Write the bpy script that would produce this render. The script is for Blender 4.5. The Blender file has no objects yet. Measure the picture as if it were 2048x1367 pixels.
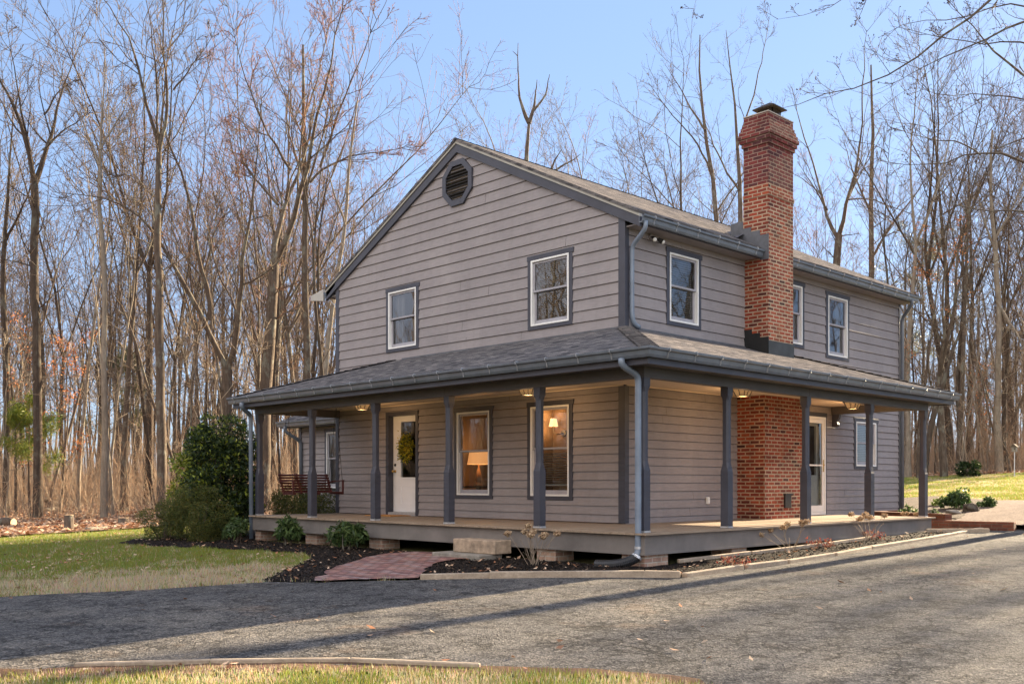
import bpy, bmesh, math, random
import numpy as np
from mathutils import Vector
R=math.radians
scn=bpy.context.scene
COL=scn.collection
random.seed(7)
# ------------------------------------------------------------ camera solution (metres; house corner at origin, deck top = 0)
CF,CHY,CYAW,CPX=1979.647,965.466,0.791,1060.1
CAM=np.array([10.752,-12.881,0.676])
cs,cc=math.sin(CYAW),math.cos(CYAW)
FW=np.array([-cs,cc,0.]); RT=np.array([cc,cs,0.]); UP=np.array([0,0,1.])
def ray(u,v): return FW+RT*((u-CPX)/CF)-UP*((v-CHY)/CF)
def at(u,v,t): return CAM+t*ray(u,v)
def onz(u,v,z):
    r=ray(u,v); return CAM+r*((z-CAM[2])/r[2])
def sp(t): return np.log1p(np.exp(np.clip(np.asarray(t)*0.5,-30,30)))/0.5
def gz(x,y):
    x=np.asarray(x,float);y=np.asarray(y,float)
    k=np.where(x>-16,1.0,16/np.maximum(np.abs(x),1e-3))
    return (-0.46+0.02*np.clip(y,-14,38)-0.012*np.clip(x-2,0,14)+0.006*np.minimum(0,x-2)*k+0.036*(sp(y-9)-sp(y-38)))
def ground(u,v):
    r=ray(u,v); t=3.0
    while t<130:
        q=CAM+t*r
        if q[2]<gz(q[0],q[1]): return q
        t+=.02
    return q
# ------------------------------------------------------------ tagging
def tag(o,label=None,cat=None,group=None,kind=None):
    if label: o['label']=label
    if cat: o['category']=cat
    if group: o['group']=group
    if kind: o['kind']=kind
    return o
def empty(name,loc,label,cat,group=None,rz=0):
    o=bpy.data.objects.new(name,None); COL.objects.link(o); o.location=loc; o.rotation_euler.z=rz; o.empty_display_size=.1
    tag(o,label,cat,group); return o
def origin(p):
    v=Vector((0,0,0))
    while p is not None: v=v+Vector(p.location); p=p.parent
    return v
# ------------------------------------------------------------ mesh builder
class MB:
    def __init__(s): s.v=[];s.f=[];s.m=[];s.n=0
    def add(s,v,f,m=0):
        v=np.asarray(v,float).reshape(-1,3); b=s.n
        s.v.append(v); s.n+=len(v)
        for q in f: s.f.append([i+b for i in q]); s.m.append(m)
    def box(s,a,b,m=0,bev=0):
        x0,y0,z0=np.minimum(a,b); x1,y1,z1=np.maximum(a,b)
        s.add([(x0,y0,z0),(x1,y0,z0),(x1,y1,z0),(x0,y1,z0),(x0,y0,z1),(x1,y0,z1),(x1,y1,z1),(x0,y1,z1)],
              [(0,3,2,1),(4,5,6,7),(0,1,5,4),(1,2,6,5),(2,3,7,6),(3,0,4,7)],m)
    def obox(s,c,ax,ay,az,m=0):   # oriented box: centre + half-axis vectors
        c,ax,ay,az=map(lambda t:np.asarray(t,float),(c,ax,ay,az))
        P=[c+i*ax+j*ay+k*az for k in(-1,1) for j in(-1,1) for i in(-1,1)]
        if np.dot(np.cross(ax,ay),az)<0: fs=[(0,1,3,2),(4,6,7,5),(0,4,5,1),(1,5,7,3),(3,7,6,2),(2,6,4,0)]
        else: fs=[(0,2,3,1),(4,5,7,6),(0,1,5,4),(1,3,7,5),(3,2,6,7),(2,0,4,6)]
        s.add(P,fs,m)
    def bar(s,p,q,w,h,m=0,up=(0,0,1)):
        p=np.asarray(p,float);q=np.asarray(q,float);d=q-p;L=np.linalg.norm(d);d=d/L
        sd=np.cross(d,up); 
        if np.linalg.norm(sd)<1e-4: sd=np.array([1.,0,0])
        sd/=np.linalg.norm(sd); u=np.cross(sd,d)
        s.obox((p+q)/2,d*L/2,sd*w/2,u*h/2,m)
    def quad(s,P,m=0): s.add(P,[tuple(range(len(P)))],m)
    def prism(s,poly,vec,m=0,caps=True):
        poly=np.asarray(poly,float);n=len(poly);vec=np.asarray(vec,float)
        f=[(i,(i+1)%n,(i+1)%n+n,i+n) for i in range(n)]
        if caps: f+=[tuple(range(n))[::-1],tuple(range(n,2*n))]
        s.add(np.vstack([poly,poly+vec]),f,m)
    def loft(s,rings,m=0,caps=True,closed=True):
        n=len(rings[0]);f=[]
        for k in range(len(rings)-1):
            for i in range(n if closed else n-1):
                f.append((k*n+i,k*n+(i+1)%n,(k+1)*n+(i+1)%n,(k+1)*n+i))
        if caps: f+=[tuple(range(n))[::-1],tuple(range((len(rings)-1)*n,len(rings)*n))]
        s.add(np.vstack(rings),f,m)
    def tube(s,P,r,k=8,m=0,caps=True,sq=False):
        P=np.asarray(P,float); r=np.broadcast_to(np.asarray(r,float),(len(P),))
        T=np.gradient(P,axis=0); T/=np.linalg.norm(T,axis=1)[:,None]+1e-12
        ref=np.array([0,0,1.]) if abs(T[0][2])<.9 else np.array([1.,0,0])
        rings=[];U=None
        for i in range(len(P)):
            U=np.cross(T[i],ref) if U is None else U-T[i]*np.dot(U,T[i])
            U=U/(np.linalg.norm(U)+1e-12); V=np.cross(T[i],U)
            a=np.arange(k)*2*math.pi/k+(math.pi/k if sq else 0)
            rings.append(P[i]+r[i]*(np.cos(a)[:,None]*U+np.sin(a)[:,None]*V))
        s.loft(rings,m,caps)
    def sphere(s,c,r,k=10,m=0):
        c=np.asarray(c,float); r=np.broadcast_to(np.asarray(r,float),(3,))
        rings=[]
        for i in range(k//2+1):
            th=math.pi*i/(k//2); a=np.arange(k)*2*math.pi/k
            rr=max(math.sin(th),.01)
            rings.append(c+np.stack([r[0]*rr*np.cos(a),r[1]*rr*np.sin(a),np.full(k,-r[2]*math.cos(th))],1))
        s.loft(rings,m)
    def build(s,name,mats,parent=None,loc=None,recalc=False,smooth=False,bevel=0,local=False,uv=True):
        V=np.vstack(s.v) if s.v else np.zeros((0,3))
        if not local:
            if parent is not None: V=V-np.array(origin(parent))
            elif loc is not None: V=V-np.asarray(loc,float)
        me=bpy.data.meshes.new(name); me.from_pydata(V.tolist(),[],s.f)
        if not isinstance(mats,(list,tuple)): mats=[mats]
        for q in mats: me.materials.append(q)
        if len(mats)>1: me.polygons.foreach_set('material_index',s.m)
        if recalc or bevel:
            bm=bmesh.new(); bm.from_mesh(me)
            if recalc: bmesh.ops.recalc_face_normals(bm,faces=bm.faces)
            if bevel: bmesh.ops.bevel(bm,geom=[e for e in bm.edges if len(e.link_faces)==2 and e.calc_face_angle(0)>.5],offset=bevel,segments=1,affect='EDGES',clamp_overlap=True)
            bm.to_mesh(me); bm.free()
        if uv: meter_uv(me)
        if smooth: me.polygons.foreach_set('use_smooth',[True]*len(me.polygons))
        me.update()
        o=bpy.data.objects.new(name,me); COL.objects.link(o)
        if parent is not None: o.parent=parent
        elif loc is not None: o.location=loc
        return o
def meter_uv(me):
    nL=len(me.loops)
    if nL==0: return
    co=np.empty(len(me.vertices)*3);me.vertices.foreach_get('co',co);co=co.reshape(-1,3)
    vi=np.empty(nL,int);me.loops.foreach_get('vertex_index',vi)
    nr=np.empty(len(me.polygons)*3);me.polygons.foreach_get('normal',nr);nr=nr.reshape(-1,3)
    lt=np.empty(len(me.polygons),int);me.polygons.foreach_get('loop_total',lt)
    n=np.repeat(nr,lt,axis=0);P=co[vi]
    t=np.stack([-n[:,1],n[:,0],np.zeros(nL)],1);l=np.linalg.norm(t,axis=1)
    flat=l<.05
    t=np.where(flat[:,None],np.array([1.,0,0]),t/np.maximum(l,1e-6)[:,None])
    b=np.cross(n,t); b=np.where(flat[:,None],np.array([0,1.,0]),b)
    uv=np.stack([(P*t).sum(1),(P*b).sum(1)],1).astype(np.float32)
    lay=me.uv_layers.new(name='UVMap'); lay.data.foreach_set('uv',uv.ravel())
def mesh_np(name,V,F,mats,parent=None,loc=None,col=None,matidx=None,smooth=False,kind=None):
    """V [n,3], F [m,k] constant-size faces"""
    V=np.asarray(V,np.float32)
    if parent is not None: V=V-np.array(origin(parent),np.float32)
    elif loc is not None: V=V-np.asarray(loc,np.float32)
    F=np.asarray(F,np.int32);m,k=F.shape
    me=bpy.data.meshes.new(name)
    me.vertices.add(len(V));me.vertices.foreach_set('co',V.ravel())
    me.loops.add(m*k);me.loops.foreach_set('vertex_index',F.ravel())
    me.polygons.add(m);me.polygons.foreach_set('loop_start',np.arange(m,dtype=np.int32)*k)
    try: me.polygons.foreach_set('loop_total',np.full(m,k,np.int32))
    except Exception: pass
    if not isinstance(mats,(list,tuple)): mats=[mats]
    for q in mats: me.materials.append(q)
    if matidx is not None: me.polygons.foreach_set('material_index',np.asarray(matidx,np.int32))
    if smooth: me.polygons.foreach_set('use_smooth',np.ones(m,bool))
    me.update(calc_edges=True)
    if col is not None:
        a=me.color_attributes.new('Col','FLOAT_COLOR','POINT')
        c4=np.ones((len(V),4),np.float32);c4[:,:3]=col;a.data.foreach_set('color',c4.ravel())
    o=bpy.data.objects.new(name,me);COL.objects.link(o)
    if parent is not None:o.parent=parent
    elif loc is not None:o.location=loc
    return o
# ------------------------------------------------------------ materials
class NT:
    def __init__(s,name):
        s.mat=bpy.data.materials.new(name); s.mat.use_nodes=True; s.t=s.mat.node_tree
        s.b=s.t.nodes['Principled BSDF']; s.out=s.t.nodes['Material Output']
    def n(s,typ,**kw):
        x=s.t.nodes.new(typ)
        for k,v in kw.items():
            if k.startswith('i_'): 
                key=k[2:].replace('_',' '); x.inputs[int(key) if key.isdigit() else key].default_value=v
            else: setattr(x,k,v)
        return x
    def l(s,a,b): s.t.links.new(a,b); return b
    def tc(s,kind='UV',scale=(1,1,1),rot=(0,0,0)):
        c=s.n('ShaderNodeTexCoord'); m=s.n('ShaderNodeMapping'); m.inputs['Scale'].default_value=scale; m.inputs['Rotation'].default_value=rot
        s.l(c.outputs[kind],m.inputs['Vector']); return m.outputs['Vector']
    def noise(s,vec,scale,detail=4,rough=.6,out='Fac'):
        x=s.n('ShaderNodeTexNoise'); x.inputs['Scale'].default_value=scale; x.inputs['Detail'].default_value=detail; x.inputs['Roughness'].default_value=rough
        s.l(vec,x.inputs['Vector']); return x.outputs[out]
    def ramp(s,fac,stops):
        x=s.n('ShaderNodeValToRGB'); e=x.color_ramp.elements
        while len(e)<len(stops): e.new(.5)
        for i,(p,c) in enumerate(stops):
            e[i].position=p; e[i].color=(*c,1) if len(c)==3 else c
        s.l(fac,x.inputs['Fac']); return x.outputs['Color']
    def mix(s,fac,a,b,bt='MIX'):
        x=s.n('ShaderNodeMix',data_type='RGBA',blend_type=bt)
        for val,sock in((fac,x.inputs[0]),(a,x.inputs[6]),(b,x.inputs[7])):
            if isinstance(val,(int,float)): sock.default_value=val
            elif isinstance(val,(tuple,list)): sock.default_value=(*val,1)
            else: s.l(val,sock)
        return x.outputs[2]
    def bump(s,h,strength=.3,dist=.01,prev=None):
        x=s.n('ShaderNodeBump'); x.inputs['Strength'].default_value=strength; x.inputs['Distance'].default_value=dist
        s.l(h,x.inputs['Height'])
        if prev is not None: s.l(prev,x.inputs['Normal'])
        return x.outputs['Normal']
    def fin(s,color,rough=.7,normal=None,metal=0,spec=.5):
        if isinstance(color,(tuple,list)): s.b.inputs['Base Color'].default_value=(*color,1)
        else: s.l(color,s.b.inputs['Base Color'])
        if isinstance(rough,(int,float)): s.b.inputs['Roughness'].default_value=rough
        else: s.l(rough,s.b.inputs['Roughness'])
        s.b.inputs['Metallic'].default_value=metal
        s.b.inputs['Specular IOR Level'].default_value=spec
        if normal is not None: s.l(normal,s.b.inputs['Normal'])
        return s.mat
def simple(name,c,rough=.6,var=.12,scale=6,bump=0,bscale=60,metal=0,spec=.5,stretch=(1,1,1)):
    t=NT(name); v=t.tc('Object',stretch); f=t.noise(v,scale,5)
    lo=tuple(max(0,x*(1-var)) for x in c);hi=tuple(min(1,x*(1+var)) for x in c)
    col=t.ramp(f,[(.3,lo),(.7,hi)])
    nm=None
    if bump: nm=t.bump(t.noise(v,bscale,3),bump,.01)
    return t.fin(col,rough,nm,metal,spec)
def brickmat(name,bw,bh,mortar,cols,mcol,msize=.011,bumpd=.008,stain=None,rough=.9,off=(0,0,0)):
    t=NT(name); v=t.tc('UV')
    mp=t.n('ShaderNodeMapping'); mp.inputs['Location'].default_value=off; t.l(v,mp.inputs['Vector']); v=mp.outputs['Vector']
    w=t.n('ShaderNodeTexNoise'); w.inputs['Scale'].default_value=9; t.l(v,w.inputs['Vector'])
    ad=t.n('ShaderNodeVectorMath',operation='MULTIPLY_ADD'); t.l(w.outputs['Color'],ad.inputs[0]); ad.inputs[1].default_value=(.012,.012,0); t.l(v,ad.inputs[2])
    br=t.n('ShaderNodeTexBrick'); t.l(ad.outputs[0],br.inputs['Vector'])
    br.inputs['Scale'].default_value=1;br.inputs['Brick Width'].default_value=bw;br.inputs['Row Height'].default_value=bh
    br.inputs['Mortar Size'].default_value=msize;br.inputs['Mortar Smooth'].default_value=.25;br.inputs['Bias'].default_value=0
    br.inputs['Color1'].default_value=(0,0,0,1);br.inputs['Color2'].default_value=(1,1,1,1);br.inputs['Mortar'].default_value=(.5,.5,.5,1)
    n=len(cols); c=t.ramp(br.outputs['Color'],[(i/(n-1) if n>1 else 0,q) for i,q in enumerate(cols)])
    g=t.noise(v,40,4,.7); c=t.mix(.35,c,t.ramp(g,[(.25,(.35,.35,.35)),(.75,(1,1,1))]),'MULTIPLY')
    mc=t.ramp(t.noise(v,5,4),[(.3,tuple(x*.75 for x in mcol)),(.7,mcol)])
    col=t.mix(br.outputs['Fac'],c,mc)
    c2=t.ramp(t.noise(v,2.3,5,.7),[(.3,(.42,.40,.40)),(.55,(1,1,1))]); col=t.mix(.75,col,c2,'MULTIPLY')
    if stain:
        sf=t.ramp(t.noise(v,stain[1],5,.7),[(stain[2],(0,0,0)),(stain[2]+.18,(1,1,1))])
        mm=t.n('ShaderNodeMath',operation='MULTIPLY'); t.l(sf,mm.inputs[0]); mm.inputs[1].default_value=stain[3]
        col=t.mix(mm.outputs[0],col,stain[0])
    inv=t.n('ShaderNodeMath',operation='SUBTRACT'); inv.inputs[0].default_value=1; t.l(br.outputs['Fac'],inv.inputs[1])
    nm=t.bump(inv.outputs[0],.9,bumpd); nm=t.bump(g,.35,.006,nm)
    return t.fin(col,rough,nm,spec=.25)
M={}
def siding_mat():
    t=NT('painted_siding'); v=t.tc('Object'); 
    big=t.noise(v,.9,4,.6); f=t.noise(t.tc('Object',(1,1,7)),5,5,.65)
    col=t.mix(t.ramp(big,[(.3,(0,0,0)),(.7,(1,1,1))]),(.255,.230,.232),(.325,.291,.288))
    col=t.mix(.45,col,t.ramp(f,[(.3,(.68,.68,.68)),(.6,(1,1,1))]),'MULTIPLY')
    st=t.noise(t.tc('Object',(3.2,3.2,.35)),2.2,5,.7); col=t.mix(.22,col,t.ramp(st,[(.33,(.72,.70,.68)),(.5,(1,1,1))]),'MULTIPLY')
    spot=t.ramp(t.noise(t.tc('Object',(1,1,1)),26,2,.5),[(.20,(.45,.42,.4)),(.27,(1,1,1))])
    col=t.mix(.7,col,spot,'MULTIPLY')
    grain=t.noise(t.tc('Object',(2,2,60)),6,4,.7)
    return t.fin(col,.62,t.bump(grain,.18,.004),spec=.35)
M['siding']=siding_mat()
M['trim']=simple('slate_trim_paint',(.045,.046,.062),.5,.18,3,.1,40)
M['gutter']=simple('gutter_metal',(.115,.135,.165),.34,.2,4,spec=.6)
M['downspout']=simple('downspout_metal',(.17,.21,.27),.4,.15,4,spec=.6)
M['white']=simple('white_vinyl',(.78,.77,.74),.35,.05,3)
M['doorwhite']=simple('white_door_paint',(.80,.80,.81),.4,.03,3)
M['sash']=simple('shade_grey_sash',(.33,.32,.35),.45,.1,5)  # grey carries the shade and insect-screen tone over the sashes
M['strap']=simple('galvanised_steel',(.55,.56,.58),.35,.15,8,metal=.6)
M['ceiling']=simple('porch_ceiling_paint',(.66,.55,.43),.6,.06,2,.05,20)
M['brass']=simple('brass',(.55,.36,.12),.3,.1,10,metal=.9)
M['black']=simple('black_metal',(.018,.017,.016),.45,.2,10)
M['lead']=simple('lead_flashing',(.085,.088,.1),.45,.3,6)
M['darkfl']=simple('black_flashing',(.012,.012,.012),.6,.3,6)  # near-black, darker than the lead flashing
M['vent']=simple('vent_louvre_paint',(.022,.021,.023),.55,.15,5)
M['chimA']=brickmat('chimney_brick',.205,.071,0,[(.06,.024,.022),(.36,.066,.036),(.24,.048,.032),(.42,.09,.042),(.10,.034,.03)],(.50,.36,.25),.0135,.010,((.30,.11,.045),1.8,.55,.6))
M['chimB']=brickmat('washed_chimney_brick',.205,.071,0,[(.15,.034,.034),(.21,.046,.042),(.09,.034,.038),(.24,.052,.044)],(.34,.23,.18),.009,.006,((.62,.45,.36),2.6,.66,.7))
M['pier']=brickmat('pier_brick',.205,.071,0,[(.46,.29,.21),(.54,.36,.26),(.40,.24,.18)],(.55,.47,.38),.010,.006)
M['planter']=brickmat('planter_brick',.205,.071,0,[(.18,.062,.038),(.26,.09,.05),(.13,.05,.035)],(.2,.13,.09),.008,.006,((.05,.05,.025),4,.58,.6))
M['walk']=brickmat('walk_brick',.21,.105,0,[(.30,.13,.11),(.48,.26,.21),(.22,.10,.10),(.42,.30,.28),(.36,.17,.12)],(.10,.075,.06),.011,.010,((.13,.11,.10),3,.62,.5))
def shingle_mat():
    t=NT('asphalt_shingles'); v=t.tc('UV')
    w=t.n('ShaderNodeTexNoise'); w.inputs['Scale'].default_value=14; t.l(v,w.inputs['Vector'])
    ad=t.n('ShaderNodeVectorMath',operation='MULTIPLY_ADD'); t.l(w.outputs['Color'],ad.inputs[0]); ad.inputs[1].default_value=(.03,.012,0); t.l(v,ad.inputs[2])
    br=t.n('ShaderNodeTexBrick',offset=.37,offset_frequency=2,squash=1.4,squash_frequency=3); t.l(ad.outputs[0],br.inputs['Vector'])
    br.inputs['Scale'].default_value=1;br.inputs['Brick Width'].default_value=.17;br.inputs['Row Height'].default_value=.072
    br.inputs['Mortar Size'].default_value=.0035;br.inputs['Mortar Smooth'].default_value=.3
    br.inputs['Color1'].default_value=(0,0,0,1);br.inputs['Color2'].default_value=(1,1,1,1);br.inputs['Mortar'].default_value=(.0,.0,.0,1)
    c=t.ramp(br.outputs['Color'],[(0,(.065,.064,.07)),(.35,(.19,.176,.172)),(.65,(.125,.121,.128)),(1,(.29,.262,.245))])
    c=t.mix(.5,c,t.ramp(t.noise(v,160,2),[(.3,(.55,.55,.55)),(.7,(1.0,1.0,1.0))]),'MULTIPLY')
    c=t.mix(.35,c,t.ramp(t.noise(v,1.1,4),[(.3,(.6,.6,.62)),(.7,(1,1,1))]),'MULTIPLY')
    c=t.mix(br.outputs['Fac'],c,(.05,.045,.045))
    # course saw-tooth
    sx=t.n('ShaderNodeSeparateXYZ'); t.l(v,sx.inputs[0])
    dv=t.n('ShaderNodeMath',operation='DIVIDE'); t.l(sx.outputs['Y'],dv.inputs[0]); dv.inputs[1].default_value=.144
    fr=t.n('ShaderNodeMath',operation='FRACT'); t.l(dv.outputs[0],fr.inputs[0])
    iv=t.n('ShaderNodeMath',operation='SUBTRACT'); iv.inputs[0].default_value=1; t.l(fr.outputs[0],iv.inputs[1])
    nm=t.bump(iv.outputs[0],.8,.012); nm=t.bump(br.outputs['Color'],.35,.006,nm); nm=t.bump(t.noise(v,220,2),.3,.004,nm)
    return t.fin(c,1.0,nm,spec=0)
M['shingle']=shingle_mat()
M['cricket']=simple('cricket_shingles',(.09,.09,.105),.85,.35,9,.4,80,spec=.2)
def wood_mat(name,a,b,rough=.75,axis=1,sc=1.0,dark=(.3,.3,.3)):
    t=NT(name); st=[8,8,8]; st[axis]=.5; v=t.tc('Object',tuple(st)); f=t.noise(v,5*sc,6,.7)
    c=t.ramp(f,[(.25,a),(.75,b)])
    st2=[6,6,6]; st2[axis]=.15
    blk=t.noise(t.tc('Object',tuple(st2)),1.0,1)
    c=t.mix(.55,c,t.ramp(blk,[(.35,(.62,.6,.58)),(.65,(1,1,1))]),'MULTIPLY')
    return t.fin(c,rough,t.bump(f,.25,.006),spec=.3)
M['deck']=wood_mat('deck_boards',(.22,.165,.12),(.44,.34,.245),.6)
M['timber']=wood_mat('weathered_timber',(.27,.21,.155),(.52,.42,.31),.85,0)
M['swing']=simple('red_stained_wood',(.07,.016,.014),.45,.3,6)
M['deckskirt']=simple('skirt_paint',(.175,.155,.14),.6,.22,2.2,.12,30)
M['beam']=simple('beam_paint',(.072,.066,.066),.55,.16,2)
def glass():
    t=NT('window_glass'); fr=t.n('ShaderNodeFresnel'); fr.inputs['IOR'].default_value=1.55
    mu=t.n('ShaderNodeMath',operation='MULTIPLY_ADD'); t.l(fr.outputs[0],mu.inputs[0]); mu.inputs[1].default_value=1.25; mu.inputs[2].default_value=.035; mu.use_clamp=True
    g=t.n('ShaderNodeBsdfGlossy'); g.inputs['Roughness'].default_value=.015; g.inputs['Color'].default_value=(.95,.96,1,1)
    w=t.noise(t.tc('Object'),2.2,1); t.l(t.bump(w,.012,.05),g.inputs['Normal'])
    tr=t.n('ShaderNodeBsdfTransparent'); tr.inputs['Color'].default_value=(.80,.82,.80,1)
    mx=t.n('ShaderNodeMixShader'); t.l(mu.outputs[0],mx.inputs[0]); t.l(tr.outputs[0],mx.inputs[1]); t.l(g.outputs[0],mx.inputs[2]); t.l(mx.outputs[0],t.out.inputs[0])
    t.mat.node_tree.nodes.remove(t.b); return t.mat
M['glass']=glass()
def emis(name,c,s,diff=(.8,.6,.4)):
    t=NT(name); t.fin(diff,.6); t.b.inputs['Emission Color'].default_value=(*c,1); t.b.inputs['Emission Strength'].default_value=s; return t.mat
M['lampshade']=emis('lit_lampshade',(1,.42,.14),.15)
M['sconceshade']=emis('lit_sconce_shade',(1,.62,.28),.34)
M['lanternglass']=emis('lit_lantern_glass',(1,.58,.25),.03,(.30,.22,.13))
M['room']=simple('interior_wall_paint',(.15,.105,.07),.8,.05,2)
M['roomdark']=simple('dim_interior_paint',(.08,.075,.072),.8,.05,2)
M['blind']=simple('blind_slats',(.50,.47,.44),.5,.08,3)
M['curtain']=simple('grey_curtain',(.30,.29,.31),.9,.2,4,stretch=(6,6,.3))
# ============================================================ HOUSE
W,L=8.59,10.30
PD=2.10          # porch depth to post faces
ZC=2.335         # porch ceiling
ZB=2.147         # underside of porch beam
ZR=3.31          # porch roof at the wall
E0,ZE=2.50,2.505 # porch eave distance, height
PXL,PYR=-8.90,7.56
RZ=7.53; RS=.5   # ridge top, pitch
def roofz(x): return RZ-RS*abs(x+W/2)
house=empty('house',(0,0,0),'grey clapboard house with wraparound porch, slate blue trim and tall brick chimney','house')
FR=lambda a,d,z:(a,-d,z)      # front wall frame: a along x, d outwards
SD=lambda a,d,z:(d,a,z)       # side wall frame: a along y, d outwards
class PB(MB):
    """box builder in a wall frame"""
    def __init__(s,fr): super().__init__(); s.fr=fr
    def b(s,a0,a1,d0,d1,z0,z1,m=0): s.box(s.fr(a0,d0,z0),s.fr(a1,d1,z1),m)
def siding(name,fr,a0,a1,z0,z1,e,openings,ztop=None,parent=house,zoff=0,flip=False):
    """lapped boards; openings (a0,a1,z0,z1); ztop(a) clips under a gable"""
    mb=MB(); rnd=random.Random(hash(name)%999)
    k=0; z=z0-zoff
    while z<z1-1e-4:
        zt=z+e
        cuts=sorted({max(z,z0),min(zt,z1)}|{q for o in openings for q in o[2:4] if max(z,z0)<q<min(zt,z1)})
        jit=rnd.uniform(-.0025,.0025)
        for za,zb in zip(cuts[:-1],cuts[1:]):
            if zb-za<.003: continue
            zm=(za+zb)/2
            def span(zz):
                if ztop is None: return a0,a1
                h=(RZ-.10-zz)/RS
                return max(a0,-W/2-h),min(a1,-W/2+h)
            lo0,hi0=span(za);lo1,hi1=span(zb)
            if hi0-lo0<.02: continue
            if hi1<lo1: lo1=hi1=(lo0+hi0)/2
            segs=[(lo0,hi0,lo1,hi1)]
            for o in openings:
                if o[2]<zm<o[3]:
                    ns=[]
                    for s in segs:
                        if s[1]<=o[0] or s[0]>=o[1]: ns.append(s); continue
                        if s[0]<o[0]: ns.append((s[0],o[0],s[2],o[0]))
                        if s[1]>o[1]: ns.append((o[1],s[1],o[1],s[3]))
                    segs=ns
            df=lambda q: .026+jit-(q-z)/e*.020
            # butt joints: split long boards
            fin=[]
            for s in segs:
                if s[1]-s[0]>3 and za==max(z,z0) and rnd.random()<.35:
                    c=rnd.uniform(s[0]+.8,s[1]-.8); c2=min(max(c,s[2]),s[3])
                    fin+= [(s[0],c-.0035,s[2],c2-.0035),(c+.0035,s[1],c2+.0035,s[3])]
                else: fin.append(s)
            for s in fin:
                wv=rnd.uniform(-.0015,.0015)
                zq=zb-.008 if abs(zb-zt)<1e-6 else zb
                A=fr(s[0],df(za)+wv,za);B=fr(s[1],df(za),za);Cc=fr(s[3],df(zq),zq);D=fr(s[2],df(zq)+wv,zq)
                mb.quad([A,B,Cc,D])
                if za==max(z,z0):
                    A2=fr(s[0],-.035,za);B2=fr(s[1],-.035,za); mb.quad([A2,B2,B,A])
                if zq<zb:   # open shadow joint under the next board
                    E1=fr(s[2],-.035,zq);E2=fr(s[3],-.035,zq);G1=fr(s[2],-.035,zb);G2=fr(s[3],-.035,zb)
                    mb.quad([D,Cc,E2,E1]); mb.quad([E1,E2,G2,G1])
        z=zt;k+=1
    return mb.build(name,M['siding'],parent,recalc=False)
# window openings: white frame outer rectangles
WF=[(-2.222,-1.265,3.559,4.766),(-6.593,-5.636,3.554,4.775)]
PF=[(-4.321,-3.363,.440,2.077),(-2.233,-1.262,.440,2.075)]
DOOR=(-6.60,-5.64,.03,2.115)
WSU=[(1.20,2.058,3.548,4.764),(4.86,5.731,3.56,4.775),(6.82,7.676,3.455,4.752)]
WSL=[(8.085,9.05,1.06,2.07)]
SDOOR=(5.74,6.69,.03,2.095)
VC=(-4.295,6.66) # gable vent centre
voct=[]
for k in range(8):
    a=math.pi/8+k*math.pi/4; voct.append((VC[0]+.485*math.cos(a),VC[1]+.485*math.sin(a)))
wall=siding('wall',FR,-W,0,3.20,RZ-.12,.199,[o for o in WF],ztop=True,zoff=.298-.199*1.0+.0)
siding('wall',FR,-W,0,0,2.40,.149,PF+[DOOR],zoff=.012)
siding('wall',SD,0,L,3.0,5.34,.199,WSU+[(3.6,4.5,2,6)],zoff=.109)
siding('wall',SD,0,L,-.24,2.40,.149,WSL+[SDOOR,(3.34,4.76,-1,3)],zoff=.12)
# sheathing / remaining shell (rear, left, band hidden by the porch roof), interior shell behind openings
mb=MB()
mb.box((-W,.004,2.40),(0-.004,.10,3.2)); mb.box((-.10,.11,2.40),(-.004,L,3.0))
mb.box((-W,.12,-.55),(-W+.12,L,5.2)); mb.box((-W+.12,L-.12,-.55),(-.004,L,5.2))
mb.prism([(-W,L-.12,5.2),(-.02,L-.12,5.2),(-W/2,L-.12,RZ-.12)],(0,.12,0))
mb.box((-.22,L-.10,-.6),(-.01,L+.002,5.3))
mb.box((-W+.13,.13,-.6),(-.12,L-.13,-.08))        # floor slab over crawl space
mb.build('shell',M['siding'],house)
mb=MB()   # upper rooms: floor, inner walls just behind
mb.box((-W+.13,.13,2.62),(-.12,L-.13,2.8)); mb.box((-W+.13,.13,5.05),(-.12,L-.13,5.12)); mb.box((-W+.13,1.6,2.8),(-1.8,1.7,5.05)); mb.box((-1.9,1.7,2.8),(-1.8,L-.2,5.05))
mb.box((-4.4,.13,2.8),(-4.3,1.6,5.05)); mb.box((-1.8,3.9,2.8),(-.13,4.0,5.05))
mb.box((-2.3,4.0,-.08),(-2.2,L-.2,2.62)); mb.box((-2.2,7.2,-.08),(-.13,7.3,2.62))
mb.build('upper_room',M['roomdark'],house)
mb=MB()   # lit front room
mb.box((-8.4,3.3,-.08),(-.13,3.4,2.5)); mb.box((-8.4,.13,2.42),(-.13,3.3,2.5)); mb.box((-8.4,.13,-.07),(-.13,3.3,-.02)); mb.box((-4.95,.13,-.02),(-4.87,3.3,2.42)); mb.box((-.2,.13,-.02),(-.13,3.3,2.42))
mb.build('front_room',M['room'],house)
# ---- corner boards and friezes
def trimboard(fr,a0,a1,d0,d1,z0,z1): 
    p=PB(fr); p.b(a0,a1,d0,d1,z0,z1); return p.build('corner_board',M['trim'],house,bevel=.004)
for z0,z1 in((0.0,ZC),(ZR-.0,5.30)):
    p=PB(FR); p.b(-.115,.032,0,.032,z0,z1); p.b(-.0,.030,-.075,0,z0,z1); p.build('corner_board',M['trim'],house)
for z0,z1 in((0.0,ZC),(3.0,5.36)):
    trimboard(FR,-W-.03,-W+.10,-.06,.032,z0,z1)
trimboard(SD,L-.055,L+.03,-.1,.03,-.3,5.25)
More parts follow.
